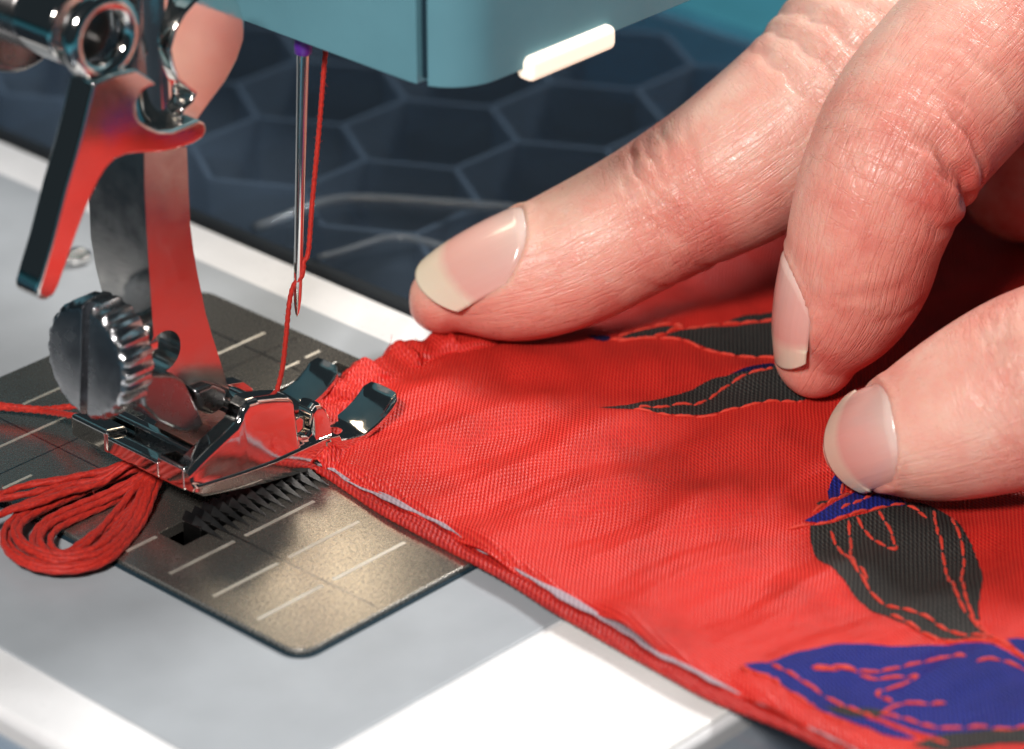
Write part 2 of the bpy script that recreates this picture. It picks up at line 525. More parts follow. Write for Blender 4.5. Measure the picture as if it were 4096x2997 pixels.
# ------------------------------------------------------------------ presser foot
foot = empty('presser_foot', (-36, 8, 0))
tag(foot, 'chrome presser foot with curved shank and knurled thumb screw, standing on the red cloth', 'presser foot')

# side wall: stations along x, each a section in (y, z)
top = [(-50.01, 7.14), (-48.54, 7.97), (-46.54, 8.81), (-44.2, 9.69), (-42.66, 10.24), (-42.1, 10.9), (-41.73, 11.69), (-40.97, 12.32), (-39.65, 12.14), (-37.14, 11.39), (-35.14, 10.62), (-34.62, 10.08), (-34.39, 8.99), (-34.39, 7.32), (-34.18, 5.83), (-33.45, 5.09), (-32.5, 4.77), (-31.93, 5.22), (-31.75, 6.56), (-31.64, 7.64), (-31.14, 8.12), (-30.32, 7.85), (-29.72, 7.17), (-29.33, 6.23)]
ridge = [(-49.91, 5.56), (-49.34, 5.38), (-47.4, 5.08), (-44.79, 4.68), (-42.15, 4.33), (-38.13, 3.93), (-34.73, 3.86), (-31.29, 3.78), (-29.42, 3.6)]
bottom = [(-50.02, 5.83), (-49.5, 4.73), (-48.44, 3.96), (-46.17, 3.36), (-42.24, 2.41), (-38.23, 1.66), (-34.84, 1.07), (-32.1, 0.64), (-29.53, 0.4)]
def interp(poly, x):
    xs = [p[0] for p in poly]; zs = [p[1] for p in poly]
    return float(np.interp(x, xs, zs))
top[0] = (top[0][0], top[0][1])
xs = sorted(set([round(p[0], 2) for p in top] + [round(p[0], 2) for p in bottom] + list(np.round(np.linspace(-49.9, -29.6, 60), 2))))
tops = sorted(top)
rings = []
for x in xs:
    zt, zr, zb = interp(tops, x), interp(sorted(ridge), x), interp(sorted(bottom), x)
    zt = max(zt, zr + .75)
    zb = min(zb, zr - .45)
    rb_ = min(.85, (zt - zr) * .35)
    sec = [(2.4, zt)] + [(.08 + rb_ - rb_ * math.sin(a_), zt - rb_ + rb_ * math.cos(a_)) for a_ in np.linspace(0, math.pi / 2, 8)]
    z_s = zt - rb_
    for k in range(1, 6):
        t = k / 6
        sec.append((.08 - .30 * t, z_s + (zr + .30 - z_s) * t))
    sec += [(-.26, zr + .28), (-.50, zr + .13), (-.56, zr), (-.48, zr - .12), (-.30, zr - .2)]
    for k in range(1, 5):
        t = k / 5
        sec.append((-.30 - .14 * t, zr - .2 + (zb - zr + .2) * t))
    sec += [(-.40, zb + .06), (-.30, zb), (.2, zb - .02), (2.4, zb)]
    rings.append([(x, y, z) for y, z in sec])
v, f = loft_vf(rings)
mesh_obj('sole_wall', v, f, M['chrome'], foot, sharp=36)

def zs(x): return 4.1 - .21 * (x + 48.8)      # underside of the tilted sole
def slab(name, x0, x1, y0, y1, h0, h1, mat, bevel=.3):
    v = [(x0, y0, zs(x0) + h0), (x1, y0, zs(x1) + h0), (x1, y1, zs(x1) + h0), (x0, y1, zs(x0) + h0),
         (x0, y0, zs(x0) + h1), (x1, y0, zs(x1) + h1), (x1, y1, zs(x1) + h1), (x0, y1, zs(x0) + h1)]
    return mesh_obj(name, v, [(0, 3, 2, 1), (4, 5, 6, 7), (0, 1, 5, 4), (1, 2, 6, 5), (2, 3, 7, 6), (3, 0, 4, 7)], mat, foot, bevel=bevel)
slab('sole_deck', -49.2, -31.0, 1.9, 17.6, .2, 2.0, M['dark_steel'])
slab('heel_bar', -50.1, -47.2, .7, 5.2, .3, 3.3, M['chrome'], .45)
slab('heel_bar', -50.1, -46.9, 13.2, 19.3, .2, 3.1, M['chrome'], .5)
slab('heel_step', -50.0, -47.6, 5.0, 13.4, .3, 2.4, M['chrome'], .35)
slab('cross_bar', -46.4, -44.6, 2.0, 18.2, 1.6, 3.6, M['chrome'], .5)
# hump over the pivot pin and the far side wall
far_prof = [(-46.5, 4.2), (-41.6, 9.6), (-40.4, 11.2), (-35.2, 10.2), (-33.8, 7.4), (-31.2, 6.8), (-29.8, 5.4), (-29.6, 1.4), (-46.5, 4.0)]
prism_y('far_wall', far_prof, 11.8, 13.6, M['chrome'], foot, .4)
v, f = cyl_vf((-38.6, 1.2, 9.3), (-38.6, 12.6, 9.3), 1.35, 24)
mesh_obj('pivot_pin', v, f, M['chrome'], foot, bevel=.3)
v, f = cyl_vf((-33.2, .9, 6.0), (-33.2, 12.4, 6.0), 1.0, 24)
mesh_obj('cross_pin', v, f, M['chrome'], foot, bevel=.2)

def toe(y0, y1, x_start, parent):
    # underside and upper side of a curved tongue turning up at the tip
    low = [(-30.2, .7), (-27.2, .85), (-25, 1.1), (-22.9, 1.55), (-21.2, 2.2), (-19.8, 3.05), (-18.8, 4.0)]
    rings = []
    L2 = smooth_line([(a, b) for a, b in low], .5)
    n = len(L2)
    for i, (x, z) in enumerate(L2):
        t = i / (n - 1)
        th = 2.6 - 1.9 * min(1, t * 1.9) + .02
        th = max(th, .8)
        e = max(0, (t - .93) / .07)
        ins = .6 * (1 - math.sqrt(max(0, 1 - e * e)))
        a, b = y0 + ins, y1 - ins
        k = .16
        rings.append([(x, a + k, z), (x, b - k, z), (x, b, z + k * .8), (x, b, z + th - k * .8)]
                     + [(x, b - k + (a - b + 2 * k) * q / 6, z + th + .16 * (1 - (2 * q / 6 - 1) ** 2)) for q in range(7)]
                     + [(x, a, z + th - k * .8), (x, a, z + k * .8)])
    v, f = loft_vf(rings)
    return mesh_obj('toe', v, f, M['chrome'], parent, sharp=30)
toe(-.45, 4.9, -30, foot)
toe(9.0, 13.6, -30, foot)
# little thread-guide spur on the near toe
v = [(-30.2, -.9, 4.0), (-28.6, -.9, 3.6), (-27.9, -.75, 1.9), (-28.6, -.7, 1.7), (-29.4, -.8, 2.6), (-30.2, .4, 4.0), (-28.6, .4, 3.6), (-27.9, .2, 1.9), (-28.6, .2, 1.7), (-29.4, .2, 2.6)]
f = [(0, 1, 2, 3, 4), (9, 8, 7, 6, 5)] + [(i, (i + 1) % 5, 5 + (i + 1) % 5, 5 + i) for i in range(5)]
mesh_obj('toe_spur', v, f, M['chrome'], foot, bevel=.2)

# shank: curved column
face = [(-48.77, 42.66), (-43, 40.8), (-43.03, 35.91), (-43.01, 31.72), (-42.73, 28.73), (-42.36, 26.21), (-41.91, 23.65), (-41.47, 21.07), (-40.76, 18.37), (-39.87, 15.3), (-39.03, 12.23), (-38.46, 10.4), (-40.9, 10.9), (-43.46, 12.44), (-45.32, 14.25), (-49.61, 17.84), (-49.77, 19.29), (-48.84, 20.98), (-48.88, 23.24), (-48.94, 26.44), (-48.99, 29.61), (-49.03, 33.79), (-49.02, 37.9)]
n = len(face)
vs = [(x, 6, z) for x, z in face] + [(x, 15.2 - 4.2 * ((z - 31) / 14.0) ** 2, z) for x, z in face]
fs_ = [tuple(range(n)), tuple(range(2 * n - 1, n - 1, -1))] + [(i, (i + 1) % n, n + (i + 1) % n, n + i) for i in range(n)]
shank = mesh_obj('shank', vs, fs_, M['chrome_soft'], foot, bevel=1.0, seg=5)
hx, hz = [(-47.51, 18.71)][0]
v, f = cyl_vf((hx, 2, hz), (hx, 12.2, hz), 2.35, 40)
cut(shank, [(v, f)])
# ankle that holds the sole
ank = [(-53.56, 18.83), (-52.06, 18.68), (-48.45, 17.2), (-47.24, 15.98), (-46.32, 14), (-45.4, 11.84), (-44.72, 9.77), (-45.53, 9.42), (-48.09, 10.32), (-51.16, 12.74), (-53.05, 15.1)]
prism_y('ankle', ank, 3.2, 12, M['dark_steel'], foot, .8, 4)
ank2 = [(-44.33, 13.13), (-41.71, 13.01), (-39.47, 11.37), (-39.91, 9.32), (-41.92, 9), (-43.82, 10.57)]
prism_y('ankle_shoulder', ank2, 5, 12, M['dark_steel'], foot, .7, 4)

# knurled thumb screw, axis along x
sy, sz = [(8.55, 19.83)][0]
n = 88
rings = []
R0 = 6.45
for x, q in ((-56.3, .80), (-56.25, .90), (-56.0, .965), (-55.5, 1.0), (-52.6, 1.0), (-52.1, .96), (-51.9, .88)):
    ring = []
    for k in range(n):
        a = 2 * math.pi * k / n
        kn = (.26 if k % 4 in (1, 2) else 0) * (1 if q > .93 else .3)
        r = R0 * q - kn
        ring.append((x + .10 * r * math.sin(a), sy + r * math.cos(a), sz + r * math.sin(a)))
    rings.append(ring)
v, f = loft_vf(rings)
screw = mesh_obj('thumb_screw', v, f, M['knob'], foot, smooth=True, bevel=0)
cut(screw, [box_vf(-58, -54.4, sy - .62, sy + .62, sz - 8, sz + 8)])
m = screw.modifiers.new('bevel', 'BEVEL'); m.width = .12 * MM; m.segments = 2; m.limit_method = 'ANGLE'; m.harden_normals = True
v, f = cyl_vf((-52.5, sy, sz), (-48.2, sy, sz), 2.6, 28)
mesh_obj('screw_stem', v, f, M['chrome'], screw, bevel=.2)

# ------------------------------------------------------------------ needle and threads
needle = empty('needle', (-26.5, 7, 14))
tag(needle, 'thin steel needle with a purple painted butt hanging behind the foot', 'needle')
ntop = np.array((-24.9, 7.0, 48.9)); ntip = np.array((-27.2, 7.0, 15.1))
def npt(t): return ntip + (ntop - ntip) * t
ts = [0, .008, .03, .06, .13, .2, .3, .5, .7, .86, .90, .905]
rs = [.05, .18, .33, .44, .50, .50, .50, .54, .60, .66, .70, .70]
v, f = tube_vf([npt(t) for t in ts], rs, 20)
blade = mesh_obj('needle_blade', v, f, M['chrome'], needle)
cut(blade, [box_vf(*(npt(.085)[0] + np.array((-2, 2))), 6.86, 7.14, npt(.13)[2], npt(.16)[2])])
v, f = tube_vf([npt(t) for t in (.9, .905, .93, 1.0, 1.08)], [.72, .95, 1.0, 1.02, 1.02], 20)
mesh_obj('needle_butt', v, f, M['purple'], needle)

def thread_vf(path, r, step=.25, twist=2.6, lobes=3, amp=.16, sides=12):
    return tube_vf(smooth_line(path, step), r, sides, twist, lobes, amp)
eye = npt(.145)
path = [(-20.6, 7.4, 48.9), (-21.6, 7.3, 44.2), (-22.9, 7.2, 36), (-24.4, 7.0, 28), (-25.6, 6.6, 22.5), tuple(eye + (.6, -.35, 1.6)), tuple(eye + (.2, -.5, .2)), tuple(eye + (-.55, .1, -1.0)), (-28.0, 7.3, 17.0), (-28.7, 7.3, 13), (-29.5, 7.2, 9.4), (-30.6, 7.3, 6.2), (-31.2, 7.2, 4.6)]
v, f = thread_vf(path, .27)
o = mesh_obj('needle_thread', v, f, M['thread'], None)
tag(o, 'single red thread running down through the needle eye to the foot', 'thread')
fuzz = []
pl = smooth_line(path, .3)
for i in range(46):
    p = pl[random.randrange(len(pl))]
    d = rng.normal(size=3); d /= np.linalg.norm(d)
    fuzz.append(tube_vf([p, p + d * .35, p + d * .6 + rng.normal(size=3) * .15], .018, 3))
v, f = merge_vf(fuzz)
q = mesh_obj('thread_fuzz', v, f, M['thread'], o); q['kind'] = 'stuff'

# bundle of red thread tails looped on the plate
bundle = empty('thread_bundle', (-58, 18, 0))
tag(bundle, 'looped bundle of thick red thread tails lying behind the foot on plate and arm', 'thread')
inner = [(-45.1, 10.4), (-48.16, 10.52), (-51.91, 11.21), (-56.23, 11.77), (-60.04, 11.66), (-62.8, 10.09), (-64.47, 7.42), (-64.32, 5.06), (-62.44, 4.15), (-58.72, 4.97), (-54.59, 6.57), (-50.74, 8.2), (-47.35, 9.65), (-45.1, 10.4)]
outer = [(-44.95, 11.57), (-48.56, 13.05), (-52.59, 14.42), (-56.75, 15.16), (-60.93, 15.02), (-63.86, 13.61), (-65.7, 11.09), (-66.2, 7.93), (-65.36, 5.02), (-63.38, 3.08), (-60.41, 2.46), (-56.5, 3.84), (-52.7, 5.81), (-48.64, 8.42), (-45.68, 9.96)]
tail = [(-45.13, 12.16), (-48.92, 14.64), (-53.05, 16.69), (-57.06, 18.22), (-61.28, 19.44), (-63.98, 20.22)]
tail2 = [(-47.71, 12.02), (-53.08, 13.83), (-57.06, 14.78), (-60.46, 15.16), (-63.48, 15.54), (-65.8, 15.94)]
parts = []
k = 0
for base, offs, zb in ((inner, ((0, 0), (.55, .25), (-.55, .1), (.25, .65), (1.05, -.05), (-.3, .6), (.75, .55)), .45), (outer, ((0, 0), (.6, .1), (.25, .55), (-.6, .1), (-.35, .5), (.9, .5)), .42), (tail, ((0, 0), (.6, .3), (-.5, .5), (.1, .8)), .7), (tail2, ((0, .2), (.6, .5), (-.5, .3)), 1.3)):
    P = smooth_line([(x, y) for x, y in base], 1.0)
    T = np.gradient(P, axis=0); T /= np.linalg.norm(T, axis=1)[:, None]
    Nn = np.stack([-T[:, 1], T[:, 0]], 1)
    for (ow, oz) in offs:
        ph = rng.uniform(0, 6.28)
        s = np.linspace(0, 1, len(P))
        lift = .5 + .5 * np.sin(s * 5 + ph)
        q = P + Nn * (ow + .42 * np.sin(s * 6 + ph) + .15 * np.sin(s * 17 + 2 * ph))[:, None]
        # the tails rise towards the foot they come from
        z = zb + oz * .9 + .35 * lift + np.where(base is tail, 1.6 * np.clip(1 - s * 4, 0, 1), 1.4 * np.clip(1 - s * 6, 0, 1) + (0 if base is tail2 else 1) * 1.2 * np.clip(s * 6 - 5, 0, 1))
        pts = [tuple(a) + (b,) for a, b in zip(q, z)]
        v, f = tube_vf(smooth_line(pts, .3), .36, 12, .9, 3, .13)
        mesh_obj('thread_strand', v, f, M['thread'], bundle)

fz = []
for i in range(90):
    b_ = random.choice((inner, outer, tail))
    p_ = b_[random.randrange(len(b_))]
    a_ = np.array((p_[0] + rng.normal() * .8, p_[1] + rng.normal() * .8, .9 + rng.random() * .7))
    d_ = rng.normal(size=3) * (.9, .9, .4)
    fz.append(tube_vf([a_, a_ + d_ * .6, a_ + d_ * 1.1 + rng.normal(size=3) * .3], .022, 3))
v, f = merge_vf(fz)
q = mesh_obj('stray_fibres', v, f, M['thread'], bundle); q['kind'] = 'stuff'

pair = empty('thread_pair', (-50, 30, 0))
tag(pair, 'two thin red threads crossing the plate into the left picture edge', 'thread')
for pts in ([(-48.52, 37.86, 1.5), (-47.49, 36.11, 1.5), (-46.53, 33.86, 1.6), (-44.85, 30.57, 1.8), (-43.71, 28.3, 2.4), (-42.5, 25.9, 3.2), (-42.18, 24.15, 4)], [(-48.64, 37.74, 1.2), (-47.22, 35.18, 1.3), (-45.23, 31.19, 1.6), (-45.15, 28.07, 2.4), (-45.67, 24.25, 3.6), (-45.88, 22.32, 4.2)]):
    v, f = thread_vf(pts, .36, .3, 1.9)
    mesh_obj('thread_strand', v, f, M['thread'], pair)

# ------------------------------------------------------------------ clear extension table with honeycomb ribs
ext = empty('extension_table', (60, 40, -58))
tag(ext, 'smoky clear acrylic extension table with honeycomb ribs around the machine arm', 'extension table')
parts = [box_vf(7.4, 103, -190, 190, -2.6, -1.0), box_vf(-190, -88, -190, 190, -2.6, -1.0), box_vf(-87.9, 7.3, -190, -66.5, -2.6, -1.0)]
v, f = merge_vf(parts)
mesh_obj('top_sheet', v, f, M['acrylic'], ext, smooth=False)
parts = [box_vf(8, 102, -189, 189, -30, -18), box_vf(-189, -89, -189, 189, -30, -18), box_vf(-88, 7, -189, -67, -30, -18)]
v, f = merge_vf(parts)
mesh_obj('under_shade_panel', v, f, M['dark_base'], ext, smooth=False)  # added dark panel; its colour stands for the shade under the clear sheet
box('front_lip', 5.5, 7.3, -190, 190, -9, -.9, M['dark_base'], ext, .3)
box('edge_wall', 101.6, 103, -190, 190, -57, -2.7, M['rib'], ext, .2)
for lx, ly in ((95, 180), (95, -180), (-180, 180), (-180, -180)):
    v, f = cyl_vf((lx, ly, -58), (lx, ly, -30), 8, 24)
    mesh_obj('leg', v, f, M['dark_base'], ext, bevel=.5)
# honeycomb: every wall once
walls = set()
Rh = 12.2
c0 = np.array((48.0, 60.0))
a1 = np.array((1.5 * Rh, math.sqrt(3) / 2 * Rh)); a2 = np.array((0, math.sqrt(3) * Rh))
for i in range(-3, 5):
    for j in range(-6, 8):
        c = c0 + a1 * i + a2 * (j - (i // 2))
        if not (6 < c[0] < 104 and -60 < c[1] < 190): continue
        vs = [tuple(np.round(c + Rh * np.array((math.cos(math.radians(60 * k)), math.sin(math.radians(60 * k)))), 1)) for k in range(6)]
        for k in range(6):
            walls.add(tuple(sorted((vs[k], vs[(k + 1) % 6]))))
parts = []
for (p, q) in sorted(walls):
    p, q = np.array(p), np.array(q)
    if max(p[0], q[0]) > 101 or min(p[0], q[0]) < 9: continue
    t = (q - p) / np.linalg.norm(q - p); nn = np.array((-t[1], t[0])) * .42
    z0, z1 = -14.0, -2.65
    v = [(*(p + nn), z0), (*(q + nn), z0), (*(q - nn), z0), (*(p - nn), z0), (*(p + nn), z1), (*(q + nn), z1), (*(q - nn), z1), (*(p - nn), z1)]
    parts.append((v, [(0, 3, 2, 1), (4, 5, 6, 7), (0, 1, 5, 4), (1, 2, 6, 5), (2, 3, 7, 6), (3, 0, 4, 7)]))
v, f = merge_vf(parts)
mesh_obj('honeycomb_rib', v, f, M['rib'], ext, smooth=False)
for pts, r in (([(7.92, 52.02), (11.65, 51.62), (17.79, 51.5), (21.44, 50.24), (24.72, 46.92), (29.09, 40.59), (34.23, 32.64), (37.95, 25.82)], .75), ([(7.28, 39.85), (9.74, 39.14), (13.15, 38.57), (17.17, 37.77), (19.12, 35.68), (20.11, 31.88), (20.92, 26.38)], .55)):
    P = smooth_line([(x, y, -.7) for x, y in pts], 1.0)
    v, f = tube_vf(P, r, 12)
    mesh_obj('finger_notch_rim', v, f, M['rim'], ext)

# ------------------------------------------------------------------ the red cloth
near = np.array([(-31.21, 3.4), (-31.41, -0.03), (-31.49, -2.96), (-31.37, -6.37), (-31.21, -10.38), (-31.47, -14.75), (-31.91, -18.58), (-32.4, -21.73), (-32.84, -25.46), (-33.21, -29.74), (-33.36, -33.11), (-33.65, -36.56), (-33.79, -39.85), (-33.86, -42.41), (-34, -45.63), (-34.4, -49.05), (-35.06, -52.64), (-35.58, -56.08), (-35.86, -59.85), (-35.83, -64.48), (-35.74, -71.23), (-35.85, -79.09), (-36.1, -90), (-36.22, -100.4)])
hem = np.array([(-31.46, 3.14), (-26.71, 7.35), (-20.98, 11.43), (-17.05, 12.13), (-12.3, 12.85), (-9.33, 12.86), (-6.15, 13.04), (-3.09, 12.33), (-0, 11.61), (1.71, 10.29)])
farc = np.array([(1.71, 10.29), (10.15, 7.92), (21.17, 6.92), (39.4, 8.1), (57.65, 8.47), (81.35, 8.49), (114.97, 6.81), (153.99, 2.57)])
lin_edge = [(-31.43, -0.03), (-31.62, -3.43), (-32.04, -7.73), (-31.94, -14.53), (-31.77, -18.44), (-32.69, -25.32), (-33.26, -32.37), (-34.41, -39.16), (-34.55, -45.51), (-35.57, -51.29), (-35.83, -57.49), (-35.73, -64.4), (-35.5, -71.06), (-35.87, -76.93), (-36.16, -87.43), (-36.26, -100.46)]
roll = [(-31.54, 1.88), (-31.87, -0.48), (-32.72, -7), (-33.47, -12.6), (-33.9, -19.82), (-34.54, -27.72), (-34.86, -33.86), (-35.77, -40.4), (-36.48, -47.23), (-37.11, -53.84), (-37.34, -59.96), (-37.13, -65.58), (-36.75, -71.52), (-36.73, -77.08), (-36.46, -87.69), (-36.54, -100.7)]

def line_dist(x, y, poly):
    """distance to a polyline and arc position of the foot point"""
    best = np.full(x.shape, 1e9); arc = np.zeros(x.shape); s0 = 0
    for a, b in zip(poly[:-1], poly[1:]):
        d = b - a; L2 = d @ d
        t = np.clip(((x - a[0]) * d[0] + (y - a[1]) * d[1]) / L2, 0, 1)
        q = np.hypot(x - a[0] - t * d[0], y - a[1] - t * d[1])
        w = q < best
        best = np.where(w, q, best); arc = np.where(w, s0 + t * math.sqrt(L2), arc)
        s0 += math.sqrt(L2)
    return best, arc
near_s = smooth_line(near, 1.5); hem_s = smooth_line(hem, 1.0); far_s = smooth_line(farc, 3.0)

def cloth_z(x, y):
    x = np.asarray(x, float); y = np.asarray(y, float)
    dn, an = line_dist(x, y, near_s)
    dh, ah = line_dist(x, y, hem_s)
    calm = 1 - np.exp(-((x + 30) ** 2 + (y - 3) ** 2) / 90.0)
    z = 1.50 + calm * (.44 * np.sin(y * .62 + .05 * x + 1.0 + .8 * np.sin(x * .09)) * np.exp(-((x + 14) / 17.0) ** 2)
                       + .40 * np.sin((y * .80 - x * .33) * .42 + .4) + .24 * np.sin(x * .38 + y * .21) + .05 * np.sin(x * 1.1 - y * .7) + .07 * np.sin(y * 2.1 + x * .35) * np.exp(-((x + 20) / 9.0) ** 2))
    # the pressed finger pads dent the cloth and raise short folds round them
    for px, py, am in ((5.0, 5.0, .5), (18.5, -30.5, .6), (6.0, -51.0, .5)):
        rr = np.hypot(x - px, y - py); th = np.arctan2(y - py, x - px)
        z += am * (-.8 * np.exp(-(rr / 4.5) ** 2) + (.35 + .45 * np.sin(5 * th + px)) * np.exp(-((rr - 9.0) / 3.6) ** 2))
    # turned edge: rolls over, slightly puckered
    z += (.16 + .06 * np.sin(an * 1.05) + .05 * np.sin(an * .47 + 1)) * np.exp(-((dn - 1.7) / 1.3) ** 2)
    z -= .75 * np.exp(-(dn / .55) ** 2)
    # seam allowance folded along the sewn side: a puffy band
    band = 1 / (1 + np.exp((dh - 4.6 - .5 * np.sin(ah * .55)) / .20))
    z += band * (.95 + .45 * np.sin(ah * .95) + .16 * np.sin(ah * 2.3 + 1))
    z += .20 * np.exp(-((dh - 2.6) / .7) ** 2) * np.sin(ah * .8 + 2)
    z -= .28 * np.exp(-((dh - 5.3 - .5 * np.sin(ah * .55)) / .5) ** 2)
    z -= 1.3 * np.exp(-(dh / .8) ** 2)
    return np.where(dn < 1.2, np.maximum(z, .45), np.maximum(z, .98 + .15 * np.tanh((z - .98) / .3)))

def resample(P, n):
    d = np.r_[0, np.cumsum(np.linalg.norm(np.diff(P, axis=0), axis=1))]
    t = np.linspace(0, d[-1], n)
    return np.stack([np.interp(t, d, P[:, k]) for k in range(P.shape[1])], 1)

cloth = empty('cloth_band', (0, -20, 0))
tag(cloth, 'red satin twill band with charcoal and blue embroidered leaf print under foot and fingers', 'cloth')
NS, NT = 520, 300
Nn_, Ff_ = resample(near_s, NS), resample(far_s, NS)
hl = resample(hem_s, NT)
rt = resample(np.array([near_s[-1], far_s[-1]]), NT)
s = np.linspace(0, 1, NS)[:, None, None]; t = np.linspace(0, 1, NT)[None, :, None]
C = (1 - t) * Nn_[:, None, :] + t * Ff_[:, None, :] + (1 - s) * hl[None] + s * rt[None] \
    - ((1 - s) * (1 - t) * Nn_[0] + s * (1 - t) * Nn_[-1] + (1 - s) * t * Ff_[0] + s * t * Ff_[-1])
X, Y = C[..., 0].ravel(), C[..., 1].ravel()
Z = cloth_z(X, Y)
idx = np.arange(NS * NT).reshape(NS, NT)
faces = np.stack([idx[:-1, :-1], idx[1:, :-1], idx[1:, 1:], idx[:-1, 1:]], -1).reshape(-1, 4).tolist()
o = mesh_obj('top_layer', np.stack([X, Y, Z], 1), faces, M['red'], cloth)
m = o.modifiers.new('thick', 'SOLIDIFY'); m.thickness = .3 * MM; m.offset = -1

def strip(name, edge, inner_off, z_edge, z_in, mat, wob=0.0, n=400, m_=8):
    E2 = resample(smooth_line(edge, 1.0), n)
    V = []
    for j in range(m_):
        t = j / (m_ - 1)
        for i in range(n):
            w = wob * (math.sin(i * .23) + .6 * math.sin(i * .51 + 2))
            V.append((E2[i, 0] + (t * inner_off) + w * (1 - t), E2[i, 1] + .2 * t, z_edge + (z_in - z_edge) * t + .06 * math.sin(i * .17 + 3 * t)))
    Fc = [(j * n + i, j * n + i + 1, (j + 1) * n + i + 1, (j + 1) * n + i) for j in range(m_ - 1) for i in range(n - 1)]
    q = mesh_obj(name, V, Fc, mat, cloth)
    mm = q.modifiers.new('thick', 'SOLIDIFY'); mm.thickness = .12 * MM; mm.offset = -1
    return q
tag(strip('lining', lin_edge, 3.2, .80, .55, M['lining'], .10), 'pale lining showing between the two red edges')
strip('bottom_layer', roll, 12.0, .45, .45, M['red_under'])
P = smooth_line([(x, y, .50) for x, y in roll], .4)
P[:, 0] += .12 * np.sin(np.arange(len(P)) * .11) ; P[:, 2] += .06 * np.sin(np.arange(len(P)) * .19)
v, f = tube_vf(P, .46, 14, 1.6, 4, .09)
mesh_obj('rolled_edge', v, f, M['red_under'], cloth)

def inside(px, py, poly):
    c = np.zeros(px.shape, bool); n = len(poly)
    for i in range(n):
        (x0, y0), (x1, y1) = poly[i], poly[(i + 1) % n]
        if y0 == y1: continue
        c ^= ((y0 > py) != (y1 > py)) & (px < (x1 - x0) * (py - y0) / (y1 - y0) + x0)
    return c

def print_patch(name, poly, mat, lift=.05, h=.55, jag=.07):
    pl = smooth_line(list(poly) + [poly[0]], .5)[:-1]
    pl = pl + rng.normal(size=pl.shape) * jag * .5
    x0, y0 = pl.min(0); x1, y1 = pl.max(0)
    gx, gy = np.meshgrid(np.arange(x0, x1, h), np.arange(y0, y1, h))
    gx, gy = gx.ravel(), gy.ravel()
    ok = inside(gx, gy, pl)
    dd, _ = line_dist(gx, gy, np.vstack([pl, pl[:1]]))
    ok &= dd > h * .5
    pts = [Vector(p) for p in pl] + [Vector((a, b)) for a, b in zip(gx[ok], gy[ok])]
    n = len(pl)
    vo, eo, fo, *_ = delaunay_2d_cdt(pts, [(i, (i + 1) % n) for i in range(n)], [], 1, 1e-5)
    vx = np.array([p[:] for p in vo])
    V = np.stack([vx[:, 0], vx[:, 1], cloth_z(vx[:, 0], vx[:, 1]) + lift], 1)
    return mesh_obj(name, V, [tuple(q) for q in fo], mat, cloth)

def stitch_line(pts, width=.19, length=2.1, gap=.25, name='stitch_line'):
    P = smooth_line(pts, .12)
    d = np.r_[0, np.cumsum(np.linalg.norm(np.diff(P, axis=0), axis=1))]
    parts, a = [], 0.0
    while a < d[-1] - .4:
        ln = length * random.uniform(.75, 1.25)
        b = min(a + ln, d[-1])
        t = np.linspace(a, b, 9)
        q = np.stack([np.interp(t, d, P[:, 0]), np.interp(t, d, P[:, 1])], 1)
        q += rng.normal(size=2) * .08
        u = np.linspace(0, 1, 9)
        z = cloth_z(q[:, 0], q[:, 1]) - .01 + .13 * np.sin(np.pi * u) ** .6
        r = width * (.35 + .65 * np.sin(np.pi * np.clip(u, .04, .96)) ** .5)
        parts.append(tube_vf(np.c_[q, z], r, 9, 3.0, 2, .18))
        a = b + gap * random.uniform(.5, 1.3)
    v, f = merge_vf(parts)
    return mesh_obj(name, v, f, M['stitch'], cloth)

# printed leaves
print_patch('leaf_print', [(13.47, -4.63), (15.05, -4.94), (16.5, -5.57), (17.81, -6.32), (18.93, -7.24), (19.61, -8.35), (18.12, -8.32), (16.77, -7.98), (15.46, -7.23), (14.21, -6.06)], M['charcoal'])
print_patch('leaf_print', [(17.2, -8.63), (18.46, -8.78), (19.91, -9.22), (21.42, -10), (23.02, -11.07), (25.56, -12.67), (27.91, -14.44), (30.66, -16.45), (31.09, -18.31), (25.97, -22.07), (22.16, -22.97), (21.04, -20.63), (20.38, -18.8), (19.51, -15.87), (18.82, -12.76), (18.18, -10.51)], M['charcoal'])
print_patch('leaf_print', [(24.88, -11.19), (26.4, -11.41), (27.83, -11.72), (29.27, -12.4), (30.9, -13.3), (32.93, -14.62), (31.14, -16.25), (29.02, -14.46), (26.89, -12.87)], M['charcoal'])
print_patch('leaf_tip_print', [(11.23, -1.58), (12.14, -2.19), (13.21, -3.34), (12.25, -4.15), (11.5, -3.9), (11.15, -2.88)], M['navy'])
print_patch('leaf_print', [(-2.07, -14.99), (-1.1, -15.86), (0.27, -16.65), (0.96, -17.13), (3.6, -17.56), (6.77, -18.45), (10.23, -19.12), (12.74, -19.36), (14.96, -20.58), (16.8, -21.59), (19.15, -23.08), (18.81, -26.04), (18.03, -29.15), (16.05, -30.39), (13.4, -29.01), (10.89, -27.53), (8.58, -25.9), (5.34, -23.28), (2.33, -20.47), (0.38, -18.55), (-1.16, -16.64)], M['charcoal'])
print_patch('leaf_edge_print', [(14.96, -20.58), (16.98, -21.43), (19.4, -22.87), (18.79, -23.55), (16.38, -22.29)], M['navy'], .09)
print_patch('leaf_print', [(-6.39, -49.26), (-4.67, -50.69), (-1.63, -51.88), (2.24, -52.9), (5.55, -53.28), (6.67, -55.54), (5.94, -58.96), (3.32, -62.86), (0.4, -66.29), (-2.9, -69.18), (-6.07, -71.12), (-8.75, -73), (-10.75, -75.08), (-11.61, -76.94), (-12.82, -74.34), (-14.29, -71.29), (-14.83, -67.51), (-14.73, -63.83), (-14.05, -60.72), (-12.57, -56.95), (-10.58, -53.61), (-8.55, -51.14)], M['charcoal'])
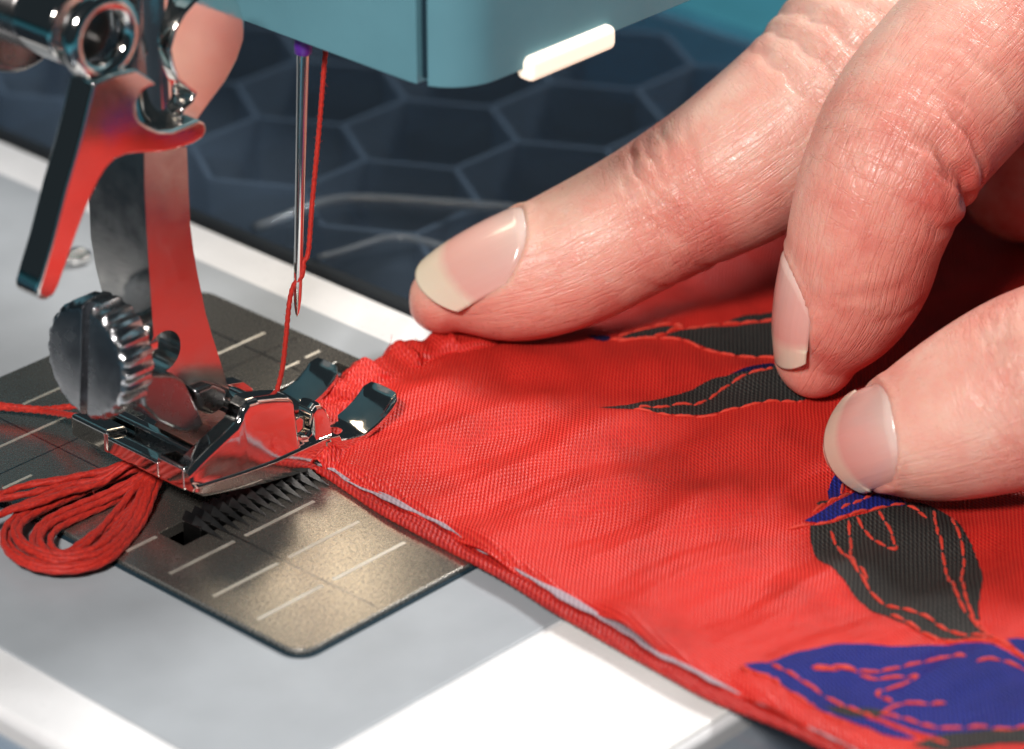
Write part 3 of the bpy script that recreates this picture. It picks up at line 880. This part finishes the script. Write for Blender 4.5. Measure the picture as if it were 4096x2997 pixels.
print_patch('petal_print', [(-6.12, -48.21), (-3.2, -48.63), (-0.42, -48.46), (2.43, -47.8), (5.69, -47.53), (5.99, -50.02), (4.73, -53.45), (2.77, -52.94), (-0.18, -51.87), (-3.23, -50.9), (-5.52, -49.58)], M['blue'], .10)
print_patch('petal_print', [(1.9, -45.08), (4.27, -43.84), (6.9, -43.38), (3.97, -45.69), (1.99, -46.79), (-0.51, -47.31)], M['blue'])
print_patch('speck_print', [(-1.86, -46.39), (-0.91, -46.35), (-0.95, -46.84), (-0.68, -47.76), (-1.68, -47.64), (-2.44, -47.35)], M['charcoal'])
print_patch('petal_print', [(-30.66, -62.9), (-29.75, -63.43), (-27.14, -64.5), (-23.1, -66.55), (-18.8, -69.5), (-16.18, -71.67), (-14.16, -74.3), (-13.16, -77.66), (-12.17, -81), (-10.63, -83.92), (-10.73, -86.97), (-17.24, -90.52), (-20.88, -89.19), (-23.77, -87.36), (-26.42, -85.37), (-29.31, -83.96), (-30.14, -81.81), (-30.26, -78.7), (-30.38, -75.56), (-30.39, -72.3), (-30.74, -68.85), (-30.76, -65.94)], M['blue'])
print_patch('petal_print', [(-32, -61.28), (-30.92, -62.26), (-30.45, -63.58), (-30.91, -67.11), (-30.67, -70.46), (-30.86, -74.71), (-31.17, -79), (-31.39, -82.16), (-32.78, -80.24), (-32.58, -77.07), (-32.61, -74.04), (-32.99, -71.47), (-32.88, -67.65), (-32.33, -64.48), (-32.27, -62.52)], M['blue'], .06)
print_patch('leaf_print', [(-32.13, -71.61), (-30.44, -73.16), (-29.1, -75.38), (-28.95, -77.1), (-30.19, -76.63), (-31.32, -75.07), (-32.02, -73.38)], M['charcoal'], .10)
print_patch('leaf_print', [(-32.75, -82.79), (-30.3, -83.32), (-27.98, -84.55), (-25.1, -86.37), (-22.45, -88.36), (-19.79, -90.36), (-20.74, -91.04), (-24.88, -89.13), (-28.1, -87.77), (-31.51, -86.19)], M['charcoal'], .09)
print_patch('petal_print', [(-11.07, -77.98), (-9.56, -79.13), (-8.52, -81.63), (-10.32, -82.9), (-11.51, -80.53)], M['blue'], .10)

for pts in ([(12.65, -4.21), (14.12, -6.52), (16.14, -7.77), (17.78, -8.23), (19.37, -8.37), (20.2, -9.16), (23.22, -10.91), (25.32, -11.94), (28.7, -14.72), (30.72, -16.04)],
            [(12.76, -5.07), (16.2, -8.47), (17.8, -10.84), (18.25, -13.24), (19.22, -16.11), (20.44, -19.67), (21.47, -22.45)],
            [(13.89, -4.07), (16.74, -5.36), (19.27, -6.95), (20.34, -8.66)],
            [(0.75, -18.77), (1.74, -18.48), (3.43, -19.52), (6, -20.56), (7.39, -21.54), (9.59, -21.83), (11.48, -21.68), (13.52, -21.78), (16.01, -22.42), (18.47, -23.82)],
            [(0.36, -18.57), (2.07, -20.7), (4.99, -23.58), (8.22, -26.2), (10.67, -27.71), (12.79, -28.62), (15.47, -30.5)],
            [(-5.5, -51.35), (-8.06, -54.71), (-9.78, -57.37), (-11.61, -60.33), (-12.81, -63.41), (-12.86, -66.22), (-12.34, -69.62), (-12.32, -72.93), (-11.86, -77.13), (-11.87, -80.79), (-11.45, -83.5)],
            [(-3.13, -51.83), (-6.29, -54.59), (-9.37, -57.31), (-11.21, -60.27)],
            [(5.95, -56.35), (3.59, -58.52), (0.75, -61.12), (-2.22, -63.99), (-5.12, -66.79), (-7.6, -69.47), (-9.56, -72.6), (-11.58, -76.51)],
            [(5.82, -58.83), (2.28, -62.76), (-0.92, -65.38), (-4.33, -67.65), (-7.28, -70.29), (-10.05, -73.96)],
            [(-1.91, -52.1), (-3.57, -54.95), (-4.27, -57.26), (-3.82, -58.66), (-1.44, -56.22), (0.79, -52.91)],
            [(-14.33, -66.07), (-14.29, -69.41), (-14.23, -72.28), (-13.23, -75.67), (-12.89, -77.87)],
            [(-8.01, -47.52), (-5.69, -49.71), (-3.45, -51.07), (-0.24, -51.92), (4.67, -53.5)],
            [(-3.93, -47.85), (-0.75, -47.59), (2.48, -47.32), (4.95, -46.74)],
            [(-2.28, -50.15), (0.1, -50.08), (2.5, -50.01), (5.09, -49.58)],
            [(2.27, -46.56), (4.16, -45.35), (5.77, -44.36)],
            [(4.44, -53.67), (4.43, -55.24), (3.72, -57.1)],
            [(-28.57, -67.12), (-26.03, -68.86), (-24.3, -70.63), (-22.22, -72.13), (-20.19, -73.67), (-18.51, -75.48), (-17.07, -77.48)],
            [(-16.79, -78.49), (-15.28, -79.21), (-14.03, -80.73), (-12.42, -83.18), (-10.58, -84.88)],
            [(-28.62, -67.16), (-25.8, -69.73), (-24.71, -71.98), (-23.27, -73.96), (-22.43, -75.58), (-24.15, -75.25), (-25.36, -74.13), (-26.65, -73.89), (-27.08, -76.06)],
            [(-30.45, -63.58), (-30.8, -67.23), (-30.65, -69.61), (-30.51, -72.39), (-30.48, -75.03), (-30.79, -77.7), (-30.76, -80.29), (-30.74, -82.86), (-30.6, -85.51)],
            [(-32.35, -61.09), (-32.88, -63.44), (-32.57, -64.88), (-32.97, -66.68)],
            [(-33.23, -68.15), (-33.16, -69.54), (-33.21, -71.24)], [(-33.35, -72.38), (-33.28, -73.75), (-33.55, -75.6)],
            [(-29.36, -76.4), (-27, -77.02), (-25.84, -78.96), (-24.02, -80.21)],
            [(-29.5, -76.3), (-28.92, -79.29), (-28.77, -81.58), (-27.93, -83.33), (-25.86, -84.96), (-23.54, -87.19), (-20.64, -89.02), (-18.52, -90.44)]):
    stitch_line(pts)
# loose fibres along the turned edge and the seam side
fib = []
for i in range(150):
    base_l = near_s if i % 3 else hem_s
    p = base_l[random.randrange(2, len(base_l) - 2)]
    q = np.array((p[0] + .3, p[1], float(cloth_z(np.array([p[0] + .3]), np.array([p[1]]))[0]) + .05))
    d = rng.normal(size=3) * (.5, .5, .35)
    fib.append(tube_vf([q, q + d * .5, q + d + rng.normal(size=3) * .2], .03, 3))
v, f = merge_vf(fib)
q = mesh_obj('loose_fibres', v, f, M['stitch'], cloth); q['kind'] = 'stuff'

# ------------------------------------------------------------------ the hand (one continuous skin, nails as parts)
# digit nodes: x, y, z of the bone line and radius; dorsal = the way the nail faces
DIGITS = {
    'pointing': dict(nodes=[(0.02, 10.47, 6.5, 4.14), (4.31, 5.76, 8.6, 7.19), (9.76, 0.37, 11.5, 8.23), (15.98, -4.61, 15.5, 8.43), (20.95, -8.56, 19, 8.93), (26.19, -12.79, 23, 9.75), (33.54, -16.13, 28.5, 9.97), (41.55, -17.58, 33, 10.81), (53.39, -18.32, 36, 10.7), (71.2, -19.62, 40, 12.02)],
                     dorsal=(-0.446, 0.100, 0.890)),
    'bent': dict(nodes=[(18.4, -30, 6.6, 4.88), (19.47, -31.41, 11, 7.16), (20.36, -33.34, 17, 8.41), (20.3, -34.56, 23, 8.94), (22.11, -35.45, 29, 9.59), (28.99, -34.9, 34, 10.36), (42.07, -35.41, 40, 10.96), (57.83, -36.41, 44, 11.7), (76.22, -37.61, 46, 12.53)],
                 dorsal=(-0.702, 0.665, 0.253)),
    'thumb': dict(nodes=[(5.31, -46.26, 5.6, 3.68), (5.55, -50.42, 8, 6.32), (7.74, -55.52, 11, 8.49), (13.12, -61.81, 15, 10.17), (19, -68.44, 19, 10.49)] + [(38, -77, 24, 11.6), (64, -80, 31, 13), (92, -76, 36, 15)],
                  dorsal=(-0.633, -0.522, 0.573)),
}
def digit_axis(nodes, step=.8):
    P = smooth_line(nodes, step)
    c, r = P[:, :3], P[:, 3]
    s = np.r_[0, np.cumsum(np.linalg.norm(np.diff(c, axis=0), axis=1))]
    T = np.gradient(c, axis=0); T /= np.linalg.norm(T, axis=1)[:, None]
    return c, r, s, T
for d in DIGITS.values():
    d['c'], d['r'], d['s'], d['T'] = digit_axis(d['nodes'])
    D0 = np.array(d['dorsal'])
    Dn = []
    for t in d['T']:
        q = D0 - t * (D0 @ t); q /= np.linalg.norm(q)
        Dn.append(q); D0 = q
    d['D'] = np.array(Dn); d['L'] = np.cross(d['T'], d['D'])

def digit_coords(p, d):
    """p (n,3) -> arc position, angle from dorsal, radial distance, local radius, overshoot past the tip"""
    c, r, s, T = d['c'], d['r'], d['s'], d['T']
    out_i = np.empty(len(p), int)
    for a in range(0, len(p), 60000):
        q = p[a:a + 60000]
        d2 = (q * q).sum(1)[:, None] - 2 * q @ c.T + (c * c).sum(1)[None]
        out_i[a:a + 60000] = d2.argmin(1)
    i = out_i
    rel = p - c[i]
    al = (rel * T[i]).sum(1)
    lim = .45
    alc = np.clip(al, -lim, lim)
    rel2 = rel - T[i] * alc[:, None]
    over = np.where(i == 0, np.minimum(0, al + lim), 0)
    b = (rel2 * d['D'][i]).sum(1); l = (rel2 * d['L'][i]).sum(1)
    rad = np.hypot(b, l)
    rr = np.interp(s[i] + alc, s, r)
    return s[i] + np.where(i == 0, al, alc), np.arctan2(l, b), rad, rr, over

def digit_sdf(p, d):
    s, ph, rad, rr, over = digit_coords(p, d)
    # slightly flatter back, fuller pad
    shape = 1 + .035 * np.cos(ph + math.pi) - .03 * np.cos(2 * ph) * .5
    R = rr * shape
    q = np.sqrt(rad ** 2 + (over * 1.0) ** 2)
    return q - R

def smin(a, b, k):
    h = np.clip(.5 + .5 * (b - a) / k, 0, 1)
    return b + (a - b) * h - k * h * (1 - h)

H0 = .55
lo = np.array((-9.0, -118.0, -1.0)); hi = np.array((128.0, 26.0, 78.0))
dims = np.ceil((hi - lo) / H0).astype(int) + 1
vol = np.full(dims, 20.0, np.float32)
def splat(fn, pmin, pmax, k):
    i0 = np.maximum(0, np.floor((np.array(pmin) - lo) / H0).astype(int)); i1 = np.minimum(dims, np.ceil((np.array(pmax) - lo) / H0).astype(int) + 1)
    if (i1 <= i0).any(): return
    ax = [lo[k_] + H0 * np.arange(i0[k_], i1[k_]) for k_ in range(3)]
    G = np.stack(np.meshgrid(*ax, indexing='ij'), -1)
    val = fn(G.reshape(-1, 3)).reshape(G.shape[:3]).astype(np.float32)
    sl = tuple(slice(a, b) for a, b in zip(i0, i1))
    vol[sl] = smin(vol[sl], val, k)
def capsule(a, b, ra, rb):
    a, b = np.array(a, float), np.array(b, float)
    def fn(p):
        t = np.clip(((p - a) @ (b - a)) / ((b - a) @ (b - a)), 0, 1)
        return np.linalg.norm(p - a - t[:, None] * (b - a), axis=1) - (ra + (rb - ra) * t)
    r = max(ra, rb) + 5
    return fn, np.minimum(a, b) - r, np.maximum(a, b) + r
for d in DIGITS.values():
    splat(lambda p, d=d: digit_sdf(p, d), d['c'].min(0) - d['r'].max() - 3, d['c'].max(0) + d['r'].max() + 3, .8)
e_end, m_end, t_end = (DIGITS[k]['c'][-1] for k in ('pointing', 'bent', 'thumb'))
for a, b, ra, rb in ((e_end, (104, -38, 52), 11.5, 15), (m_end, (106, -52, 52), 12.2, 16), (t_end, (100, -74, 36), 13.5, 18),
                     ((104, -38, 52), (106, -70, 44), 15, 18), ((104, -40, 42), (128, -60, 40), 19, 24),
                     ((102, -24, 48), (78, -20, 40), 11, 9.5), ((78, -20, 40), (69, -22, 22), 9.3, 8.6), ((69, -22, 22), (66, -24, 10), 8.6, 7.4),
                     ((104, -12, 44), (86, -8, 38), 10.9, 8.5), ((86, -8, 38), (77, -9, 20), 8.4, 7.6), ((77, -9, 20), (74, -11, 9), 7.6, 6.6)):
    fn, a_, b_ = capsule(a, b, ra, rb)
    splat(fn, a_, b_, 5.0 if ra > 10.8 else 2.0)

def surface_nets(vol, lo, h):
    ins = vol < 0
    nx, ny, nz = vol.shape
    cnt = np.zeros((nx - 1, ny - 1, nz - 1), np.uint8)
    for dx in (0, 1):
        for dy in (0, 1):
            for dz in (0, 1):
                cnt += ins[dx:nx - 1 + dx, dy:ny - 1 + dy, dz:nz - 1 + dz]
    act = (cnt > 0) & (cnt < 8)
    cell = np.argwhere(act)
    acc = np.zeros((len(cell), 3)); num = np.zeros(len(cell))
    corners = [(a, b, c) for a in (0, 1) for b in (0, 1) for c in (0, 1)]
    for a in corners:
        for ax in range(3):
            if a[ax]: continue
            b = list(a); b[ax] = 1
            va = vol[cell[:, 0] + a[0], cell[:, 1] + a[1], cell[:, 2] + a[2]]
            vb = vol[cell[:, 0] + b[0], cell[:, 1] + b[1], cell[:, 2] + b[2]]
            cr = (va < 0) != (vb < 0)
            t = np.where(cr, va / np.where(cr, va - vb, 1), 0)
            P = np.array(a, float)[None] + t[:, None] * (np.array(b) - np.array(a))[None]
            acc[cr] += P[cr]; num[cr] += 1
    V = lo + h * (cell + acc / num[:, None])
    idm = np.full(act.shape, -1, np.int64); idm[act] = np.arange(len(cell))
    Fs = []
    for ax in range(3):
        s0 = [slice(None)] * 3; s1 = [slice(None)] * 3
        s0[ax] = slice(0, -1); s1[ax] = slice(1, None)
        ch = np.argwhere(ins[tuple(s0)] != ins[tuple(s1)])
        u, w = (ax + 1) % 3, (ax + 2) % 3
        ok = (ch[:, u] > 0) & (ch[:, w] > 0) & (ch[:, u] < vol.shape[u] - 1) & (ch[:, w] < vol.shape[w] - 1)
        ch = ch[ok]
        q = []
        for du, dw in ((1, 1), (0, 1), (0, 0), (1, 0)):
            c = ch.copy(); c[:, u] -= du; c[:, w] -= dw
            q.append(idm[c[:, 0], c[:, 1], c[:, 2]])
        q = np.stack(q, 1)
        flip = ~ins[ch[:, 0], ch[:, 1], ch[:, 2]]
        q[flip] = q[flip][:, ::-1]
        Fs.append(q)
    return V, np.concatenate(Fs)
for ax in range(3):
    e0 = [slice(None)] * 3
    for k_ in (0, -1):
        e0[ax] = k_; vol[tuple(e0)] = np.maximum(vol[tuple(e0)], .3)
HV, HF = surface_nets(vol, lo, H0)
HF = HF[(HF >= 0).all(1)]
# even out the lattice steps
e = np.concatenate([HF[:, [0, 1]], HF[:, [1, 2]], HF[:, [2, 3]], HF[:, [3, 0]]])
def laplace(V, lam):
    acc = np.zeros_like(V); n = np.zeros(len(V))
    for a, b in ((0, 1), (1, 0)):
        for k in range(3): acc[:, k] += np.bincount(e[:, a], V[e[:, b], k], len(V))
        n += np.bincount(e[:, a], minlength=len(V))
    return V + lam * (acc / np.maximum(n, 1)[:, None] - V)
for _ in range(4):
    HV = laplace(HV, .5); HV = laplace(HV, -.52)
HV = laplace(HV, .4)
def vnormals(V):
    a, b, c, d = (V[HF[:, k]] for k in range(4))
    fn = np.cross(c - a, d - b)
    n = np.zeros_like(V)
    for k in range(4):
        for j in range(3): n[:, j] += np.bincount(HF[:, k], fn[:, j], len(V))
    return n / (np.linalg.norm(n, axis=1)[:, None] + 1e-12)
# pads flatten where they press on the cloth
w = HV[:, 2] < 1.9
HV[w, 2] = 1.9 - 1.0 * np.tanh((1.9 - HV[w, 2]) / 1.6)
HN = vnormals(HV)

# finger space for every skin point: arc position, angle, owner
keys = list(DIGITS)
best = np.full(len(HV), 1e9); FS = np.zeros((len(HV), 3)); own = np.zeros(len(HV), int)
for ki, kname in enumerate(keys):
    s_, ph_, rad_, rr_, ov_ = digit_coords(HV, DIGITS[kname])
    sd = np.abs(np.sqrt(rad_ ** 2 + ov_ ** 2) - rr_)
    w = sd < best
    best[w] = sd[w]; own[w] = ki
    FS[w] = np.stack([s_, ph_, np.full(len(HV), ki)], 1)[w]

def crease(ki, s0, slope, ph0, ph1, depth, width, curve=0.0):
    """a skin fold running round a digit from angle ph0 to ph1 (degrees from the dorsal line)"""
    w = own == ki
    ph = np.degrees(FS[w, 1]); s = FS[w, 0]
    mid = (ph0 + ph1) / 2; half = abs(ph1 - ph0) / 2
    u = (ph - mid) / half
    fade = np.clip(1 - u * u, 0, 1) ** .7
    ds = s - (s0 + slope * u + curve * u * u + .25 * np.sin(ph * .21 + s0))
    disp = -depth * np.exp(-(ds / width) ** 2) + .22 * depth * np.exp(-((np.abs(ds) - 2.1 * width) / (1.1 * width)) ** 2)
    HV[w] += HN[w] * (disp * fade)[:, None]

E_, M_, T_ = 0, 1, 2
CREASES = [
    # pointing finger: folds over its end joint and middle joint
    (E_, 27.5, 1.0, -30, 80, .48, .42, 1.8), (E_, 29.6, .6, -20, 60, .20, .40, 1.0), (E_, 25.6, 1.5, 5, 95, .32, .4, 2.0), (E_, 31.8, -.8, -30, 50, .22, .4, -1.0),
    (E_, 34.2, -1.0, -10, 70, .2, .45, 0), (E_, 50.5, 0, -60, 80, .4, .7, 0), (E_, 53.5, 0, -60, 80, .45, .7, 0), (E_, 47, 0, -40, 70, .3, .6, 0), (E_, 56.5, 0, -60, 80, .4, .7, 0),
    (E_, 24.0, 3, 95, 165, .16, .5, 0), (E_, 30.0, 2, 110, 175, .25, .6, 0),
    # bent finger: deep fold inside the bend, fine ones over it
    (M_, 25.0, -1.2, 75, 195, .95, .75, 0), (M_, 28.2, -1.5, 70, 180, .35, .6, 0), (M_, 21.5, -.5, 80, 170, .25, .55, 0), (M_, 22.8, .5, 20, 90, .14, .5, 0), (M_, 26.2, .6, 5, 80, .12, .5, 0), (M_, 31.0, 0, 30, 120, .16, .6, 0),
    (M_, 36.0, 1, 40, 150, .16, .6, 0), (M_, 14.5, 1.5, 60, 130, .14, .7, 0), (M_, 11.0, 1.0, 95, 150, .12, .6, 0),
    # near digit: folds behind the nail
    (T_, 19.2, .8, -60, 70, .16, .26, .8), (T_, 20.6, .4, -70, 60, .22, .24, .6), (T_, 22.6, .2, -60, 60, .2, .28, .3), (T_, 17.0, 1.0, -20, 80, .08, .3, .8), (T_, 24.6, 0, -60, 60, .2, .3, 0), (T_, 23.6, -1.5, 0, 70, .12, .25, 0),
]
for c_ in CREASES: crease(*c_)

# nails ------------------------------------------------------------
def nail_frame(kname, s_base, tip_back, tip_up, base_up, rho, phim):
    d = DIGITS[kname]
    c = lambda s: np.array([np.interp(s, d['s'], d['c'][:, k]) for k in range(3)])
    i = int(np.argmin(np.abs(d['s'] - s_base)))
    Dv, r = d['D'][i], d['r'][i]
    B = c(s_base) + Dv * (r * base_up)
    Tp = d['c'][0] - d['T'][0] * tip_back + d['D'][0] * tip_up
    A = Tp - B; ln = np.linalg.norm(A); A = A / ln
    Dn = Dv - A * (Dv @ A); Dn /= np.linalg.norm(Dn)
    return dict(B=B, A=A, ln=ln, D=Dn, L=np.cross(A, Dn), rho=rho, phim=math.radians(phim), k=kname)
NAILS = {
    'pointing': nail_frame('pointing', 12.4, 2.4, 4.3, .985, 7.0, 56),
    'bent': nail_frame('bent', 12.2, 2.6, 4.2, .975, 7.2, 54),
    'thumb': nail_frame('thumb', 8.6, 2.3, 3.0, .985, 7.2, 47),
}
def nail_bulge(u): return .45 * np.sin(np.pi * np.clip(u, 0, 1)) - .9 * np.clip(u - .72, 0, 1) ** 1.5 * 2
def nail_u_range(x):           # x = angle / half angle
    return .34 * np.abs(x) ** 3.0, 1 - .24 * np.abs(x) ** 2.4
for ki, kname in enumerate(keys):
    n = NAILS[kname]
    w = np.where((own == ki) & (FS[:, 0] < 24))[0]
    rel = HV[w] - n['B']
    u = (rel @ n['A']) / n['ln']
    l, b = rel @ n['L'], rel @ n['D'] + n['rho']
    ph = np.arctan2(l, b); rv = np.hypot(l, b)
    x = ph / n['phim']
    u0, u1 = nail_u_range(np.clip(x, -1, 1))
    off = rv - n['rho'] - nail_bulge(u)
    radial = (n['L'][None] * l[:, None] + n['D'][None] * b[:, None]) / rv[:, None]
    # signed distance (mm) outside the nail outline, roughly
    dx = (np.abs(x) - 1) * n['phim'] * n['rho']
    db = (u0 - u) * n['ln']; dt = (u - u1) * n['ln']
    dist = np.maximum(np.maximum(dx, db), dt)
    inside_n = dist < 0
    sink = np.where(inside_n & (off > -.35), -(off + .35), 0) * np.clip(-dist / .5, 0, 1)
    # folds of skin along the sides and the cuticle, none at the free edge
    fold_d = np.maximum(dx, db)
    fold = np.where((fold_d > -.2) & (fold_d < 2.5) & (dt < -1.0) & (np.abs(off) < 2.6), .26 * np.exp(-((fold_d - .5) / .6) ** 2), 0)
    groove = np.where((fold_d > -.6) & (fold_d < .6) & (dt < -1.0), -.05 * np.exp(-((fold_d + .05) / .22) ** 2), 0)
    HV[w] += radial * (sink + fold + groove)[:, None]

hand_me = bpy.data.meshes.new('hand')
hand_me.from_pydata((HV * MM).tolist(), [], HF.tolist())
hand_me.polygons.foreach_set('use_smooth', [True] * len(hand_me.polygons))
hand = bpy.data.objects.new('hand', hand_me)
COL.objects.link(hand)
tag(hand, 'hand reaching in from the right, one finger pointing, one bent, pressing on the cloth', 'hand')
# own colour of the skin: redder pads and joints, paler over the bones
phd = np.cos(FS[:, 1])
red = .45 - .35 * phd
for ki, s0, wd, a in ((E_, 29, 6, .25), (M_, 25, 6, .25), (T_, 20, 5, .2), (E_, 0, 7, .25), (M_, 3, 10, .3), (T_, 3, 6, .2)):
    red += np.where(own == ki, a * np.exp(-((FS[:, 0] - s0) / wd) ** 2), 0)
at = hand_me.attributes.new('flush', 'FLOAT', 'POINT'); at.data.foreach_set('value', np.clip(red, 0, 1).astype(np.float32))
joint = np.zeros(len(HV))
for ki, s0, wd in ((E_, 29, 5), (E_, 53, 7), (M_, 25, 5), (T_, 21.5, 5), (M_, 45, 7)):
    joint += np.where(own == ki, np.exp(-((FS[:, 0] - s0) / wd) ** 2) * np.clip(.75 + np.cos(FS[:, 1]), 0, 1), 0)
at = hand_me.attributes.new('joint', 'FLOAT', 'POINT'); at.data.foreach_set('value', np.clip(joint, 0, 1).astype(np.float32))
side = np.clip(1.3 * np.abs(np.sin(FS[:, 1])) - .3, 0, 1)
at = hand_me.attributes.new('flank', 'FLOAT', 'POINT'); at.data.foreach_set('value', side.astype(np.float32))
r_own = np.array([9.0, 9.0, 9.5])[own]
# cos/sin of the angle keeps the pattern seamless round the finger
fsv = np.stack([FS[:, 0] + FS[:, 2] * 90, np.cos(FS[:, 1]) * r_own, np.sin(FS[:, 1]) * r_own], 1).astype(np.float32)
at = hand_me.attributes.new('finger_space', 'FLOAT_VECTOR', 'POINT'); at.data.foreach_set('vector', fsv.ravel())

def skin_material():
    m, nt, N, Lk, p = new_mat('skin')
    fa = N.new('ShaderNodeAttribute'); fa.attribute_name = 'flush'
    fs = N.new('ShaderNodeAttribute'); fs.attribute_name = 'finger_space'
    ob = coords(nt)
    def scaled(vec, s):
        mp = N.new('ShaderNodeMapping'); mp.inputs['Scale'].default_value = s
        Lk.new(vec, mp.inputs['Vector']); return mp.outputs['Vector']
    mott = noise(nt, ob, .22, 5, .6)
    fac = math_n(nt, 'ADD', fa.outputs['Fac'], math_n(nt, 'MULTIPLY_ADD', mott, 1.1, -.55))
    Lk.new(ramp(nt, fac, [(0, (.90, .56, .45, 1)), (.45, (.86, .38, .30, 1)), (1, (.70, .15, .12, 1))]), p.inputs['Base Color'])
    p.inputs['Subsurface Weight'].default_value = .5
    p.inputs['Subsurface Radius'].default_value = (1, .34, .2)
    p.inputs['Subsurface Scale'].default_value = 2.0 * MM
    p.inputs['Specular IOR Level'].default_value = .5
    rn = noise(nt, ob, 1.1, 4)
    Lk.new(ramp(nt, rn, [(.3, .25), (.7, .42)]), p.inputs['Roughness'])
    # fine furrows along the flanks, cross lines over the joints, a net of tiny skin lines, pores
    jo = N.new('ShaderNodeAttribute'); jo.attribute_name = 'joint'
    fl = N.new('ShaderNodeAttribute'); fl.attribute_name = 'flank'
    FSv = fs.outputs['Vector']
    def ridge_(x, w):  # thin furrows where the noise crosses its middle
        a = math_n(nt, 'ABSOLUTE', math_n(nt, 'SUBTRACT', x, .5))
        return ramp(nt, a, [(0, 0), (w, 1)])
    def masked(h, mask, lo_, hi_):  # furrow depth scaled by a mask
        inv = math_n(nt, 'SUBTRACT', 1, h)
        return math_n(nt, 'MULTIPLY', inv, math_n(nt, 'MULTIPLY_ADD', mask, hi_ - lo_, lo_))
    along = ridge_(noise(nt, scaled(FSv, (.09, 1.0, 1.0)), .85, 2, .5), .035)
    along2 = ridge_(noise(nt, scaled(FSv, (.16, 1.0, 1.0)), 1.7, 2, .5), .05)
    across = ridge_(noise(nt, scaled(FSv, (1.0, .22, .22)), .75, 3, .55), .035)
    across2 = ridge_(noise(nt, scaled(FSv, (1.0, .25, .25)), 1.6, 2, .5), .05)
    h = math_n(nt, 'ADD', masked(along, fl.outputs['Fac'], .15, .75), masked(across, jo.outputs['Fac'], .08, 1.0))
    h = math_n(nt, 'ADD', h, masked(along2, fl.outputs['Fac'], .1, .4))
    h = math_n(nt, 'ADD', h, masked(across2, jo.outputs['Fac'], .1, .6))
    vo = N.new('ShaderNodeTexVoronoi'); vo.feature = 'DISTANCE_TO_EDGE'; vo.inputs['Scale'].default_value = 1.0
    wv = N.new('ShaderNodeTexNoise'); wv.inputs['Scale'].default_value = .8; Lk.new(ob, wv.inputs['Vector'])
    wa = N.new('ShaderNodeVectorMath'); wa.operation = 'MULTIPLY_ADD'; wa.inputs[1].default_value = (1.2, 1.2, 1.2)
    Lk.new(wv.outputs['Color'], wa.inputs[0]); Lk.new(ob, wa.inputs[2])
    Lk.new(wa.outputs[0], vo.inputs['Vector'])
    cell = ramp(nt, vo.outputs['Distance'], [(0, 0), (.10, 1)])
    n1 = bump(nt, math_n(nt, 'MULTIPLY', h, -1), .55, .16)
    n3 = bump(nt, cell, .14, .10, n1)
    n4 = bump(nt, noise(nt, ob, 4.5, 4, .65), .22, .10, n3)
    Lk.new(n4, p.inputs['Normal'])
    return m
M['skin'] = skin_material()
hand_me.materials.append(M['skin'])

def nail_material():
    m, nt, N, Lk, p = new_mat('fingernail')
    at = N.new('ShaderNodeAttribute'); at.attribute_name = 'nail_u'
    ob = coords(nt)
    f = math_n(nt, 'ADD', at.outputs['Fac'], math_n(nt, 'MULTIPLY_ADD', noise(nt, ob, .5, 3), .04, -.02))
    Lk.new(ramp(nt, f, [(0, (.86, .64, .57, 1)), (.14, (.84, .56, .49, 1)), (.30, (.82, .49, .43, 1)), (.66, (.80, .43, .37, 1)), (.76, (.83, .66, .52, 1)), (1, (.84, .74, .58, 1))]), p.inputs['Base Color'])
    p.inputs['Roughness'].default_value = .20
    p.inputs['Specular IOR Level'].default_value = .6
    p.inputs['Coat Weight'].default_value = .3
    p.inputs['Coat Roughness'].default_value = .12
    p.inputs['Subsurface Weight'].default_value = .2
    p.inputs['Subsurface Radius'].default_value = (1, .4, .25)
    p.inputs['Subsurface Scale'].default_value = 1.0 * MM
    gv = N.new('ShaderNodeAttribute'); gv.attribute_name = 'nail_v'
    cmb = N.new('ShaderNodeCombineXYZ'); Lk.new(gv.outputs['Fac'], cmb.inputs[0]); Lk.new(math_n(nt, 'MULTIPLY', at.outputs['Fac'], .12), cmb.inputs[1])
    Lk.new(bump(nt, noise(nt, cmb.outputs[0], 9, 3), .65, .09), p.inputs['Normal'])
    return m
M['nail'] = nail_material()
for kname in keys:
    n = NAILS[kname]
    nu, nv = 44, 40
    V, U_, V_ = [], [], []
    for i in range(nu):
        for j in range(nv):
            x = -1 + 2 * j / (nv - 1)
            a, b = nail_u_range(x)
            b += .008 * math.sin(5 * x + 1)
            u = float(a + (b - a) * i / (nu - 1))
            ph = x * n['phim']
            R = n['rho'] + float(nail_bulge(u)) - (.34 * abs(x) ** 8 + .4 * max(0.0, 1 - i / 3.0)) * (1 if i < nu * .72 else .3)
            V.append(n['B'] + n['A'] * (u * n['ln']) + n['D'] * (R * math.cos(ph) - n['rho']) + n['L'] * (R * math.sin(ph)))
            U_.append(u + .10 * abs(x) ** 2.2 - .03 * (1 - abs(x))); V_.append(x)
    Fc = [(i * nv + j, (i + 1) * nv + j, (i + 1) * nv + j + 1, i * nv + j + 1) for i in range(nu - 1) for j in range(nv - 1)]
    q = mesh_obj('fingernail', V, Fc, M['nail'], hand)
    for nm, vals in (('nail_u', U_), ('nail_v', V_)):
        a = q.data.attributes.new(nm, 'FLOAT', 'POINT'); a.data.foreach_set('value', vals)
    mm = q.modifiers.new('thick', 'SOLIDIFY'); mm.thickness = .32 * MM; mm.offset = 0
